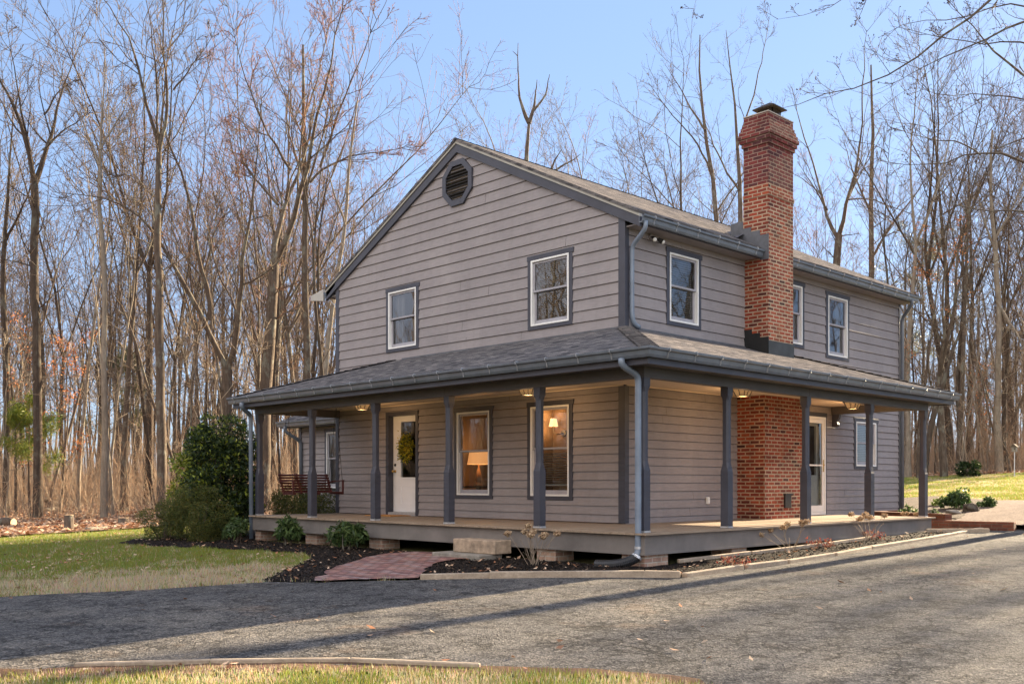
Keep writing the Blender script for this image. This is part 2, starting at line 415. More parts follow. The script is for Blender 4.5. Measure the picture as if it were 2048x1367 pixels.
# ---- main roof: two slabs, open at the chimney
ov=.38; RF,RB=-.10,L+.12
def slab(poly,th,name,mat):
    mb=MB(); P=np.array(poly,float); n=np.cross(P[1]-P[0],P[2]-P[0]); n/=np.linalg.norm(n)
    if n[2]<0: P=P[::-1]; n=-n
    mb.prism(P-n*th,n*th); return mb.build(name,mat,house,recalc=True)
xr,xl=ov,-W-ov
CY0,CY1,CD=3.60,4.50,.54   # chimney stack
roof=None
slab([(-W/2,RF,RZ),(xr,RF,roofz(xr)),(xr,CY0-.01,roofz(xr)),(-W/2,CY0-.01,RZ)],.05,'roof',M['shingle'])
slab([(-W/2,CY0-.01,RZ),(0,CY0-.01,roofz(0)),(0,CY1+.01,roofz(0)),(-W/2,CY1+.01,RZ)],.05,'roof',M['shingle'])
slab([(-W/2,CY1+.01,RZ),(xr,CY1+.01,roofz(xr)),(xr,RB,roofz(xr)),(-W/2,RB,RZ)],.05,'roof',M['shingle'])
slab([(-W/2,RF,RZ),(xl,RF,roofz(xl)),(xl,RB,roofz(xl)),(-W/2,RB,RZ)],.05,'roof',M['shingle'])
mb=MB()   # ridge cap shingles
y=RF
while y<RB-.05:
    for s in(-1,1): mb.quad([(-W/2,y,RZ+.016),(-W/2+s*.15,y,RZ+.016-.075),(-W/2+s*.15,y+.21,RZ+.006-.075),(-W/2,y+.21,RZ+.006)][::s])
    y+=.19
mb.build('ridge_cap',M['shingle'],house)
# rake boards on the front gable: dark fascia + pale drip strip
def rake(x0,x1,yf,th,d0,d1,mat,name):
    za,zb=roofz(x0)-.055,roofz(x1)-.055
    mb=MB(); mb.prism([(x0,yf,za-d0),(x1,yf,zb-d0),(x1,yf,zb-d1),(x0,yf,za-d1)],(0,th,0)); return mb.build(name,mat,house,recalc=True)
for x1 in(xr+.0,xl-.0):
    rake(-W/2,x1,-.066,.062,.045,.215,M['trim'],'rake_board')
    rake(-W/2,x1,-.085,.081,.0,.045,simple('drip_edge_paint',(.40,.38,.33),.5,.1,4) if x1==xr else bpy.data.materials['drip_edge_paint'],'drip_edge')
# eave soffits and fascias
for sx in(1,-1):
    x0=(0 if sx>0 else -W); xe=x0+sx*(ov-.02)
    for ya,yb in(((-.066,CY0-.01),(CY1+.01,RB-.02)) if sx>0 else((-.066,RB-.02),)):
        mb=MB(); mb.box((x0+sx*.02,ya+.07,4.985),(xe-sx*.03,yb,5.005)); mb.build('soffit',M['siding'],house)
        mb=MB(); mb.box((xe-sx*.03,ya+.07,4.975),(xe,yb,roofz(xe)-.06)); mb.build('fascia',M['trim'],house)
    if sx<0:
        mb=MB(); mb.prism([(-W-ov+.02,-.066,4.99),(-W-ov+.02,-.066,5.16),(-W+.0,-.066,5.35),(-W,-.066,5.22)],(0,.05,0)); mb.build('eave_return',M['trim'],house,recalc=True)
# ---- gutters (K profile extruded along paths, mitred by construction)
PROF=[(0,.0),(.0,-.13),(.055,-.135),(.075,-.10),(.085,-.045),(.118,-.03),(.122,0),(.112,.004),(.112,-.02),(.08,-.035),(.06,-.11),(.012,-.115),(.012,0)]
def gutter(path_fn,ztop,name='gutter',parent=house):
    mb=MB(); cols=[path_fn(d) for d,_ in PROF]; n=len(cols[0])
    rings=[[(*cols[j][i],ztop+PROF[j][1]) for j in range(len(PROF))] for i in range(n)]
    mb.loft(rings); return mb.build(name,M['gutter'],parent,recalc=True)
def strap(fr_pt,outdir,ztop,parent):
    mb=MB(); o=np.array([*outdir,0]);p=np.array([*fr_pt,0.]);t=np.array([-o[1],o[0],0])
    for(d0,z0),(d1,z1) in zip([(.0,.006),(.126,.006),(.126,-.03),(.088,-.05)],[(.126,.006),(.126,-.03),(.088,-.05),(.078,-.125)]):
        mb.bar(p+o*d0+UP*(ztop+z0),p+o*d1+UP*(ztop+z1),.018,.004,up=tuple(t))
    return mb.build('gutter_strap',M['strap'],parent)
GZ=ZE-.012
g1=gutter(lambda d:[(PXL-.03,-(E0-.035+d)),(E0-.035+d,-(E0-.035+d)),(E0-.035+d,PYR+.03)],GZ)
x=PXL+.25
while x<E0: strap((x,-(E0-.035)),(0,-1),GZ,g1); x+=.62
y=-E0+.35
while y<PYR: strap((E0-.035,y),(1,0),GZ,g1); y+=.62
GZ2=roofz(xr)-.075
for ya,yb in((-.07,CY0-.02),(CY1+.02,RB+.0)):
    g=gutter(lambda d:[(xr-.02+d,ya),(xr-.02+d,yb)],GZ2)
    y=ya+.3
    while y<yb-.1: strap((xr-.02,y),(1,0),GZ2,g); y+=.62
gutter(lambda d:[(xl+.02-d,-.07),(xl+.02-d,RB)],GZ2)
def dspout(P,name='downspout',r=.046,mat=None):
    mb=MB(); P=np.array(P,float); Q=[P[0]]
    for i in range(1,len(P)-1):
        a=P[i]-P[i-1];b=P[i+1]-P[i]; la=min(.09,np.linalg.norm(a)*.45);lb=min(.09,np.linalg.norm(b)*.45)
        A=P[i]-a/np.linalg.norm(a)*la;B=P[i]+b/np.linalg.norm(b)*lb
        for t in(0,.25,.5,.75,1): Q.append((1-t)**2*A+2*t*(1-t)*P[i]+t*t*B)
    Q.append(P[-1]); mb.tube(Q,r,10); return mb.build(name,mat or M['downspout'],house,smooth=True)
dspout([(2.055,-2.53,2.37),(2.055,-2.53,2.28),(2.055,-2.175,2.16),(2.055,-2.175,-.29),(2.04,-2.24,-.38)])
mb=MB(); mb.tube([(2.055,-2.175,-.20),(2.055,-2.175,-.235)],.052,10); mb.build('strap_band',M['strap'],house)
dspout([(-8.36,-2.53,2.37),(-8.36,-2.53,2.27),(-8.60,-2.19,2.13),(-8.60,-2.175,-.52)])
dspout([(.43,.02,GZ2-.10),(.43,.02,GZ2-.22),(.075,.10,GZ2-.45),(.075,.10,3.50),(.075,.16,3.36),(.10,.27,3.32)],r=.04)
dspout([(.43,L-.22,GZ2-.10),(.43,L-.22,GZ2-.20),(.085,L+.0,GZ2-.48),(.085,L+.0,-.25)],r=.042,mat=M['gutter'])
# ---- corrugated drain elbow
P=[];rr=[]
for i in range(49):
    t=i/48; a=np.array((2.05,-2.20,-.345));b=np.array((2.0,-2.42,-.47));c=np.array((1.60,-2.55,-.455))
    P.append((1-t)**2*a+2*t*(1-t)*b+t*t*c); rr.append(.066+(.007 if i%2 else 0))
mb=MB(); mb.tube(P,rr,12); mb.build('drain_elbow',simple('black_corrugated_plastic',(.02,.02,.022),.45,.2,8),house)
mb=MB(); mb.tube([(2.05,-2.195,-.335),(2.045,-2.215,-.365)],.078,12); mb.build('hose_clamp',M['strap'],house)
# ---- porch roof (hipped both ends)
zs=lambda d:ZR-(ZR-ZE)*d/E0
A_=(PXL,-E0,ZE);B_=(E0,-E0,ZE);C_=(E0,PYR,ZE)
slab([A_,B_,(0,0,ZR),(PXL+E0,0,ZR)],.035,'porch_roof',M['shingle'])
slab([B_,C_,(0,PYR-E0,ZR),(0,0,ZR)],.035,'porch_roof',M['shingle'])
slab([A_,(PXL+E0,0,ZR),(PXL,0,ZE)],.035,'porch_roof',M['shingle'])
slab([C_,(0,PYR,ZE),(0,PYR-E0,ZR)],.035,'porch_roof',M['shingle'])
def hip(p,q,n):
    mb=MB(); p=np.array(p);q=np.array(q);d=q-p; s=np.cross(d,UP); s/=np.linalg.norm(s)
    for i in range(n):
        a=p+d*i/n;b=p+d*(i+1.25)/n; 
        for sg in(-1,1):
            w=s*sg*.14-UP*.030
            P=[a+UP*.030,b+UP*.010,b+w+UP*.010,a+w+UP*.030]
            mb.quad(P if sg>0 else P[::-1])
            Q=[a+UP*.030,a+w+UP*.030,a+w+UP*.008,a+UP*.008]; mb.quad(Q if sg>0 else Q[::-1])
    return mb.build('hip_cap',M['shingle'],house)
hip(B_,(0.02,-.02,ZR),22); hip(A_,(PXL+E0,-.02,ZR),20); hip(C_,(.02,PYR-E0,ZR),20)
mb=MB(); mb.box((PXL+E0+.3,-.05,ZR-.02),(-.02,-.024,ZR+.012)); mb.box((.024,.12,ZR-.02),(.05,CY0,ZR+.012)); mb.build('wall_flashing',M['lead'],house)
# soffit + fascia + ceiling + beams
mb=MB()
mb.box((PXL+.05,-E0+.07,2.29),(E0-.07,-PD+.0,2.31)); mb.box((PD,-PD,2.29),(E0-.07,PYR-.06,2.31)); mb.box((PXL+.05,-PD,2.29),(-W+.02,-.01,2.31)); mb.box((.03,7.09,2.29),(PD,PYR-.06,2.31))
mb.build('porch_soffit',M['beam'],house)
mb=MB(); mb.box((PXL+.03,-E0+.045,2.275),(E0-.045,-E0+.07,ZE-.045)); mb.box((E0-.07,-E0+.07,2.275),(E0-.045,PYR-.03,ZE-.045)); mb.box((PXL+.03,-E0+.07,2.275),(PXL+.055,-.01,ZE-.045)); mb.box((.03,PYR-.055,2.275),(E0-.07,PYR-.03,ZE-.045))
mb.build('porch_fascia',M['trim'],house)
mb=MB(); mb.box((-8.5,-PD+.12,ZC),(PD-.12,-.034,ZC+.02)); mb.box((.034,-.034,ZC),(PD-.12,7.0,ZC+.02)); mb.build('porch_ceiling',M['ceiling'],house)
mb=MB(); mb.bar((-.03,-.05,ZC-.004),(PD-.14,-PD+.14,ZC-.004),.03,.008); mb.box((-8.4,-.055,ZC-.018),(0,-.034,ZC)); mb.box((.034,0,ZC-.018),(.055,3.33,ZC)); mb.build('ceiling_batten',M['ceiling'],house)
mb=MB(); mb.box((-8.57,-PD-.008,ZB),(PD+.008,-PD+.125,2.40)); mb.box((PD-.125,-PD+.125,ZB),(PD+.008,7.09,2.40)); mb.box((-8.57,-PD+.125,ZB+.02),(-8.45,-.03,2.40)); mb.box((.03,6.965,ZB+.02),(PD-.125,7.085,2.40))
mb.build('porch_beam',M['beam'],house)
mb=MB(); mb.box((-2.20,-PD-.0105,ZB),(-2.196,-PD-.007,2.29)); mb.box((PD+.007,2.36,ZB),(PD+.0105,2.364,2.29)); mb.build('beam_joint',M['black'],house)
# bracket under the end beam
mb=MB(); pts=[]
for z,d in((ZB+.02,.20),(2.10,.19),(2.04,.15),(2.0,.15),(1.95,.165),(1.90,.14),(1.89,.09),(1.90,.034),(ZB+.02,.034)): pts.append((d,6.985,z))
mb.prism(pts,(0,.085,0)); mb.build('bracket',M['trim'],house,recalc=True)
# ---- posts
def post(x,y):
    mb=MB(); h=.0675
    def ring(z,w,ch):
        c=[(w,-w+ch),(w,w-ch),(w-ch,w),(-w+ch,w),(-w,w-ch),(-w,-w+ch),(-w+ch,-w),(w-ch,-w)]
        return [(x+a,y+b,z) for a,b in c]
    e=.002
    mb.loft([ring(.012,h,e),ring(.86,h,e),ring(.885,h-.004,.006),ring(.935,h-.007,.020),ring(.985,h-.011,.028),ring(1.95,h-.011,.028),ring(1.99,h-.007,.018),ring(2.03,h,e),ring(ZB+.002,h,e)])
    o=mb.build('porch_post',M['trim'],house,recalc=True)
    b=MB(); b.box((x-h-.004,y-h-.004,-.012),(x+h+.004,y+h+.004,-.004)); 
    for sx in(-1,1):
        for sy in(-1,1): b.box((x+sx*h,y+sy*h,-.012),(x+sx*(h-.022),y+sy*(h-.022),.03))
    for sx in(-1,1): b.box((x+sx*(h+.001),y-h,-.01),(x+sx*(h+.005),y+h,.014)); b.box((x-h,y+sx*(h+.001),-.01),(x+h,y+sx*(h+.005),.014))
    b.build('post_base',M['strap'],o); return o
PXs=[-8.435,-6.359,-4.217,-2.106,.057,2.102]; PYs=[-.062,2.30,4.617,6.953]
for q in PXs: post(q-.0675,-PD+.0675)
for q in PYs: post(PD-.0675,q+.0675)
# ---- deck
mb=MB(); rnd=random.Random(3); x=-8.62
while x<2.235:
    w=.138; x1=min(x+w,2.235); y1=-.03 if x1<=0.03 else 7.16
    mb.box((x,-2.23-rnd.uniform(0,.012),-.040-rnd.uniform(0,.003)),(x1,y1,-.012-rnd.uniform(0,.004))); x=x1+.008
mb.build('deck_board',M['deck'],house); bpy.data.objects['deck_board'].name='porch_deck'
mb=MB()
mb.box((-8.56,-2.17,-.32),(2.17,-2.135,-.041)); mb.box((2.135,-2.135,-.32),(2.17,7.10,-.041)); mb.box((-8.56,-2.135,-.32),(-8.53,-.02,-.041)); mb.box((.02,7.07,-.32),(2.135,7.10,-.041))
mb.box((-8.50,-2.183,-.32),(2.183,-2.17,-.285)); mb.box((2.17,-2.17,-.32),(2.183,7.0,-.285))
mb.build('deck_skirt',M['deckskirt'],house)
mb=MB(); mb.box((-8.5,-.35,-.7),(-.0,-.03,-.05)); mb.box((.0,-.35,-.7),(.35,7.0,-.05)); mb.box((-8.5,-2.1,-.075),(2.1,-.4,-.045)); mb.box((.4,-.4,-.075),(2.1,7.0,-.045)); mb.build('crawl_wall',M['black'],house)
def pier(x0,x1,y0,y1):
    mb=MB(); mb.box((x0,y0,-.85),(x1,y1,-.319)); return mb.build('porch_pier',M['pier'],house)
for a in(-8.52,-6.53,-4.36,-1.90,.02): pier(a,a+.40 if a>-8 else a+.22,-2.12,-1.72)
pier(1.72,2.13,-2.125,-1.6)
for a in(.02,2.25,4.55,6.6): pier(1.73,2.12,a,a+.40)
# ---- windows
def window(fr,r,d0=0.0,style='blind',head=True,name='window',parent=house,blind_to=0.0,glow=None):
    a0,a1,z0,z1=r; am=(a0+a1)/2; zm=z0+(z1-z0)*.53
    # white frame = the window part
    p=PB(fr); t=.034
    for q in((a0,a0+t,z0,z1),(a1-t,a1,z0,z1),(a0+t,a1-t,z0,z0+t),(a0+t,a1-t,z1-t,z1)): p.b(q[0],q[1],-.10,.040,q[2],q[3])
    win=p.build(name,M['white'],parent,bevel=.003)
    p=PB(fr); s=.085
    p.b(a0-s,a0,0,.034,z0-.07,z1); p.b(a1,a1+s,0,.034,z0-.07,z1); p.b(a0,a1,0,.034,z0-.07,z0); p.b(a0-s-.012,a1+s+.03 if head else a1+s,0,.040,z1,z1+.088)
    p.build('casing',M['trim'],win,bevel=.003)
    def sash(z0_,z1_,dd,bot):
        p=PB(fr); w=.045; b0,b1=a0+t,a1-t
        p.b(b0,b0+w,dd-.03,dd,z0_,z1_); p.b(b1-w,b1,dd-.03,dd,z0_,z1_); p.b(b0+w,b1-w,dd-.03,dd,z0_,z0_+bot); p.b(b0+w,b1-w,dd-.03,dd,z1_-.04,z1_)
        so=p.build('sash',M['sash'],win,bevel=.002)
        g=MB(); q=dd-.018
        g.quad([fr(b0+w-.004,q,z0_+bot-.004),fr(b1-w+.004,q,z0_+bot-.004),fr(b1-w+.004,q,z1_-.036),fr(b0+w-.004,q,z1_-.036)]); g.build('pane',M['glass'],so)
    sash(zm-.02,z1-t,.010,.036); sash(z0+t,zm+.016,-.032,.075)
    if style=='blind':
        p=MB(); zt=z1-t-.03; zl=z0+t+.05+blind_to; rn=random.Random(int(a0*100))
        mbv=[]; z=zt
        while z>zl:
            c=fr(am,-.085,z); ax=np.array(fr(1,0,0))-np.array(fr(0,0,0)); oz=np.array(fr(0,1,0))-np.array(fr(0,0,0))
            tl=.35+rn.uniform(-.05,.05); dv=oz*math.cos(tl)*.022+UP*math.sin(tl)*.022
            p.obox(c,ax*((a1-a0)/2-t-.05),dv,np.cross(ax,dv)/.022*.0008); z-=.040
        p.obox(fr(am,-.085,zt+.02),np.array(ax)*((a1-a0)/2-t-.045),oz*.02,UP*.02)
        p.build('blind',M['blind'],win)
    elif style=='half':
        p=MB(); ax=np.array(fr(1,0,0))-np.array(fr(0,0,0)); oz=np.array(fr(0,1,0))-np.array(fr(0,0,0)); z=zm-.10
        while z>z0+.22:
            p.obox(fr(am,-.085,z),ax*((a1-a0)/2-t-.05),oz*.021+UP*.008,UP*.001); z-=.042
        p.obox(fr(am,-.085,z0+.20),ax*((a1-a0)/2-t-.05),oz*.02,UP*.012); p.build('blind',M['blind'],win)
    elif style=='curtain':
        p=MB(); n=24
        for lo,hi in((a0+.05,a0+.42*(a1-a0)),(a1-.30*(a1-a0),a1-.05)):
            pts=[fr(lo+(hi-lo)*i/n,-.13+.022*math.sin(i*1.9),z0+.05) for i in range(n+1)]
            for i in range(n):
                A,B=np.array(pts[i]),np.array(pts[i+1]); p.quad([A,B,B+UP*(z1-z0-.1),A+UP*(z1-z0-.1)])
        p.build('curtain',M['curtain'],win)
    return win
window(FR,WF[0],style='blind'); window(FR,WF[1],style='curtain')
window(FR,PF[0],style='none'); window(FR,PF[1],style='half')
window(SD,WSU[0]); window(SD,WSU[1],style='curtain'); window(SD,WSU[2],style='curtain'); window(SD,WSL[0],style='blind')
# lower-half blinds in the right porch window
# ---- gable vent
mb=MB(); n=8
out=[np.array((x,-.06,z)) for x,z in voct]; inn=[np.array((VC[0]+(x-VC[0])*.76,-.06,VC[1]+(z-VC[1])*.76)) for x,z in voct]
for k in range(8):
    a,b=out[k],out[(k+1)%8];c,d=inn[(k+1)%8],inn[k]; bk=np.array((0,.06,0))
    mb.prism([a,b,c,d],bk)
vent=mb.build('gable_vent',M['trim'],house,recalc=True)
mb=MB(); mb.prism([p+np.array((0,.045,0)) for p in inn],(0,.02,0)); mb.build('vent_back',M['black'],vent,recalc=True)
mb=MB(); z=VC[1]-.33
while z<VC[1]+.34:
    # half width of the octagon at this height
    dz=abs(z-VC[1]); hw=.34 if dz<.141 else .34-(dz-.141)
    mb.obox((VC[0],-.036,z),(hw,0,0),(0,.020,.016),(0,-.003,.004)); z+=.062
mb.build('louvre',M['vent'],vent)
# ---- front door (recessed)
a0,a1,z0,z1=DOOR
p=PB(FR); p.b(a0-.085,a0+.012,-.14,.035,-.012,z1+.0); p.b(a1-.012,a1+.07,-.14,.035,-.012,z1); p.b(a0-.085,a1+.07,-.14,.038,z1,z1+.085)
dfr=p.build('door_frame',M['trim'],house)
p=PB(FR); p.b(a0+.012,a1-.012,-.12,.045,-.012,.055); p.build('threshold',M['strap'],dfr)
gx0,gx1,gz0,gz1=-6.31,-5.80,.80,1.985
p=PB(FR); D0,D1=-.145,-.10; l,r=a0+.013,a1-.013; b,t=.06,z1-.002
p.b(l,gx0,D0,D1,b,t); p.b(gx1,r,D0,D1,b,t); p.b(gx0,gx1,D0,D1,b,gz0); p.b(gx0,gx1,D0,D1,gz1,t)
for q in((gx0-.03,gx0,gz0-.03,gz1+.03),(gx1,gx1+.03,gz0-.03,gz1+.03)): p.b(q[0],q[1],D1,D1+.012,q[2],q[3])
p.b(gx0,gx1,D1,D1+.012,gz0-.03,gz0); p.b(gx0,gx1,D1,D1+.012,gz1,gz1+.03)
for q in((gx0-.02,gx0,.22,.62),(gx1,gx1+.02,.22,.62)): p.b(q[0],q[1],D1,D1+.007,q[2],q[3])
p.b(gx0,gx1,D1,D1+.007,.22,.24); p.b(gx0,gx1,D1,D1+.007,.60,.62)
door=p.build('door',M['doorwhite'],house)
g=MB(); g.quad([FR(gx0,-.118,gz0),FR(gx1,-.118,gz0),FR(gx1,-.118,gz1),FR(gx0,-.118,gz1)]); g.build('pane',M['glass'],door)
for zz,mt,nm in((.93,M['brass'],'handle'),(1.07,M['black'],'deadbolt')):
    m=MB(); q=np.array(FR(l+.07,D1,zz)); m.tube([q,q+np.array((0,-.012,0))],.032,12)
    if nm=='handle': m.tube([q,q+np.array((0,-.05,0))],.011,8); m.sphere(q+np.array((0,-.065,0)),.030,10)
    else: m.tube([q,q+np.array((0,-.02,0))],.02,10)
    m.build(nm,mt,door,smooth=True)
# ---- side storm door beyond the chimney
a0,a1,z0,z1=SDOOR
p=PB(SD); p.b(a0-.08,a0,-.1,.035,-.012,z1); p.b(a1,a1+.07,-.1,.028,-.012,z1); p.b(a0-.08,a1+.07,-.1,.038,z1,z1+.09); f2=p.build('door_frame',M['trim'],house)
p=PB(SD); p.b(a0,a0+.05,-.06,.046,0,z1-.002); p.b(a1-.05,a1,-.06,.046,0,z1-.002); p.b(a0+.05,a1-.05,-.06,.046,z1-.052,z1-.002); p.b(a0+.05,a1-.05,-.06,.046,.0,.06); p.build('white_jamb',M['white'],f2)
p=PB(SD); p.b(a0+.052,a0+.13,.0,.035,.062,z1-.055); p.b(a1-.13,a1-.052,.0,.035,.062,z1-.055); p.b(a0+.13,a1-.13,.0,.035,.062,.20); p.b(a0+.13,a1-.13,.0,.035,z1-.14,z1-.055); p.b(a0+.13,a1-.13,.0,.04,1.04,1.075)
sd=p.build('door',M['white'],house,bevel=.003); tag(sd,'white storm door with full glass')
g=MB(); g.quad([SD(a0+.128,.016,.198),SD(a1-.128,.016,.198),SD(a1-.128,.016,z1-.138),SD(a0+.128,.016,z1-.138)]); g.build('pane',M['glass'],sd)
m=MB(); q=np.array(SD(a1-.09,.035,1.05)); m.box(q+np.array((0,-.012,-.13)),q+np.array((.01,.012,.13))); m.tube([q+np.array((.03,-.0,.02)),q+np.array((.05,-.05,.02))],.009,8); m.tube([q,q+np.array((.035,0,.02))],.008,8); m.build('handle',M['brass'],sd)
p=PB(SD); p.b(a0+.05,a0+.30,-.12,-.08,.06,z1-.06); p.b(a0+.3,a1-.05,-.12,-.08,.06,.85); p.b(a0+.3,a1-.12,-.12,-.08,1.9,z1-.06); p.b(a1-.2,a1-.05,-.12,-.08,.85,1.9); p.build('inner_door',M['white'],f2)
# ---- chimney: broad base under the porch roof, stack above
cy=(CY0+CY1)/2
mb=MB(); mb.box((-.02,3.34,-.6),(.62,4.76,2.36))
chl=mb.build('chimney',M['chimA'],house); 
mb=MB(); mb.box((-.02,CY0,2.36),(CD,CY1,6.17))
st=mb.build('chimney',M['chimA'],house)
mb=MB(); mb.box((-.02,CY0-.016,6.17),(CD+.016,CY1+.016,6.245)); mb.build('string_course',M['chimA'],st)
mb=MB(); mb.box((-.012,CY0,6.245),(CD,CY1,6.40)); mb.build('stack',M['chimA'],st)
mb=MB(); mb.box((-.012,CY0,6.40),(CD,CY1,7.16)); mb.build('stack',M['chimB'],st)
z=7.16; o=0
mb=MB()
for i,o in enumerate((.03,.058,.086)): mb.box((-.012-o,CY0-o,z),(CD+o,CY1+o,z+.078)); z+=.081
for i,o in enumerate((.066,.044,.022)): mb.box((-.012-o,CY0-o,z),(CD+o,CY1+o,z+.068)); z+=.071
mb.box((-.012,CY0,z),(CD,CY1,z+.14)); ztopc=z+.14
mb.box((0,CY0+.01,7.16),(CD-.01,CY1-.01,z))
mb.build('corbel_cap',M['chimB'],st,bevel=.003)
mb=MB(); mb.box((-.02,CY0-.008,ztopc),(CD+.008,CY1+.008,ztopc+.02)); mb.build('crown_slab',simple('mortar_crown',(.42,.38,.33),.9,.2,8),st)
mb=MB(); c=np.array((CD/2+.02,cy,ztopc+.02)); b=.24; zt=.15
mb.box(c+np.array((-.15,-.15,0)),c+np.array((.15,.15,.015)))
for sx in(-1,1):
    for k in range(9):
        u=-.15+.3*k/8
        mb.bar(c+np.array((sx*.15,u,.01)),c+np.array((sx*.15,u,.18)),.012,.012); mb.bar(c+np.array((u,sx*.15,.01)),c+np.array((u,sx*.15,.18)),.012,.012)
top=c+UP*.33
cor=[c+np.array((sx*b,sy*b,.185)) for sx,sy in((-1,-1),(1,-1),(1,1),(-1,1))]
for k in range(4): mb.add([cor[k],cor[(k+1)%4],top,cor[k]-UP*.02,cor[(k+1)%4]-UP*.02],[(0,1,2),(3,4,1,0)])
mb.quad([q-UP*.02 for q in cor][::-1])
mb.build('spark_cap',simple('rusty_iron',(.035,.024,.017),.85,.6,18),st)
# flashings
mb=MB(); y=CY0-.012
for i,(x0,x1) in enumerate(((-.30,-.02),(-.02,.16),(.16,.36),(.36,CD+.012))):
    zz=roofz(x0)+.02; mb.box((x0,y,roofz(max(x1,0))-.16 if x0>0 else roofz(x1)),(x1,CY0-.002,zz+.20))
mb.build('step_flashing',M['lead'],st)
mb=MB(); mb.prism([(-.9,CY0-.02,roofz(-.9)+.01),(0.02,CY0-.02,roofz(0)+.02),(.0,CY0+.45,roofz(0)+.42),(-.0,CY0+.9,roofz(0)+.02),(-.9,CY0+.9,roofz(-.9)+.01)],(0,0,.0)) if 0 else None
apex=np.array((.0,cy,roofz(0)+.36)); back=np.array((-.72,cy,roofz(-.72)+.015)); la=np.array((-.0,CY0-.25,roofz(0)+.012)); ra=np.array((-.0,CY1+.25,roofz(0)+.012))
mb.add([la,back,apex,ra],[(0,2,1),(1,2,3)]); mb.build('cricket',M['cricket'],house)
mb=MB(); zf=lambda x:zs(x)
for i in range(3):
    x0,x1=i*CD/3,(i+1)*CD/3+(.012 if i==2 else 0); mb.box((x0,CY0-.014,zs(x1)-.02),(x1,CY0-.002,zs(x0)+.33-.03*i))
mb.build('base_flashing',M['darkfl'],st)
mb=MB(); mb.box((CD+.002,CY0-.014,zs(CD)-.02),(CD+.014,CY1+.014,zs(CD)+.26)); mb.build('apron_flashing',simple('dull_metal_flashing',(.03,.033,.033),.4,.4,5,metal=.3),st)
# ash clean-out door, wall outlet, flood light
mb=MB(); mb.box((.62,4.02,.20),(.655,4.24,.46)); mb.box((.62,4.0,.45),(.675,4.26,.475)); mb.build('cleanout_door',M['black'],chl)
mb=MB(); mb.box((.02,2.30,.29),(.055,2.375,.42)); mb.box((.055,2.31,.30),(.07,2.365,.41)); mb.build('outlet_cover',M['white'],house,bevel=.004)
fl=MB(); c=np.array((.02,.66,4.93)); fl.tube([c,c+np.array((.03,0,0))],.055,12); flo=fl.build('flood_light',M['siding'],house)
for dy,dx in((-.05,.10),(.09,.10)):
    m=MB(); a=c+np.array((.03,dy*.3,0)); b=c+np.array((dx,dy,-.03)); e=b+np.array((.06,dy*.6,-.05)); m.tube([a,b],.014,8); m.tube([b,e],[.03,.048],12); m.build('lamp_head',M['black'],flo)
    m=MB(); m.sphere(e,.04,10); m.build('bulb',M['white'],flo)
# ---- TV antenna panel at the far eave
mb=MB(); c=np.array((-9.30,-.05,5.06)); mb.prism([(-9.62,-.05,5.0),(-9.10,-.05,4.93),(-9.10,-.05,5.20),(-9.62,-.05,5.12)],(0,.05,0)); an=mb.build('antenna',simple('pale_plastic',(.42,.40,.36),.5,.08,4),house,recalc=True)
mb=MB(); mb.tube([(-9.10,.0,5.07),(-8.62,.06,5.0)],.028,8); mb.tube([(-8.95,.0,4.99),(-8.85,.03,4.86),(-8.62,.05,4.72)],.012,6); mb.build('antenna_arm',M['strap'],an)
# ---- porch lanterns
def lantern(x,y):
    mb=MB(); z=ZC-.002; mb.box((x-.15,y-.15,z-.022),(x+.15,y+.15,z))
    o=mb.build('porch_lantern',M['black'],house)
    mb=MB(); T=[(x+sx*.125,y+sy*.125,z-.022) for sx,sy in((-1,-1),(1,-1),(1,1),(-1,1))]; Bq=[(x+sx*.078,y+sy*.078,z-.145) for sx,sy in((-1,-1),(1,-1),(1,1),(-1,1))]
    mb.loft([T,Bq]); mb.build('lantern_glass',M['lanternglass'],o,recalc=True)
    mb=MB()
    for k in range(4):
        a,b=np.array(T[k]),np.array(Bq[k]); e=np.array((np.sign(a[0]-x),np.sign(a[1]-y),0))*.003
        mb.bar(a+e,b+e,.012,.012); mb.bar(b+e,np.array(Bq[(k+1)%4])+np.array((np.sign(Bq[(k+1)%4][0]-x),np.sign(Bq[(k+1)%4][1]-y),0))*.003,.012,.012)
        a2=(np.array(T[k])+np.array(T[(k+1)%4]))/2; b2=(np.array(Bq[k])+np.array(Bq[(k+1)%4]))/2; e2=(a2-np.array((x,y,a2[2])))*.03; mb.bar(a2+e2,b2+e2,.009,.009)
    mb.build('lantern_frame',M['black'],o)
    li=bpy.data.lights.new('lantern_bulb','POINT'); li.energy=LANW; li.color=(1,.60,.28); li.shadow_soft_size=.12; lo=bpy.data.objects.new('lantern_bulb',li); COL.objects.link(lo); lo.location=(x,y,z-.20)
LANW=3.6
for q in((-6.19,-1.0),(-1.36,-.95),(1.08,1.90),(1.05,5.95)): lantern(*q)
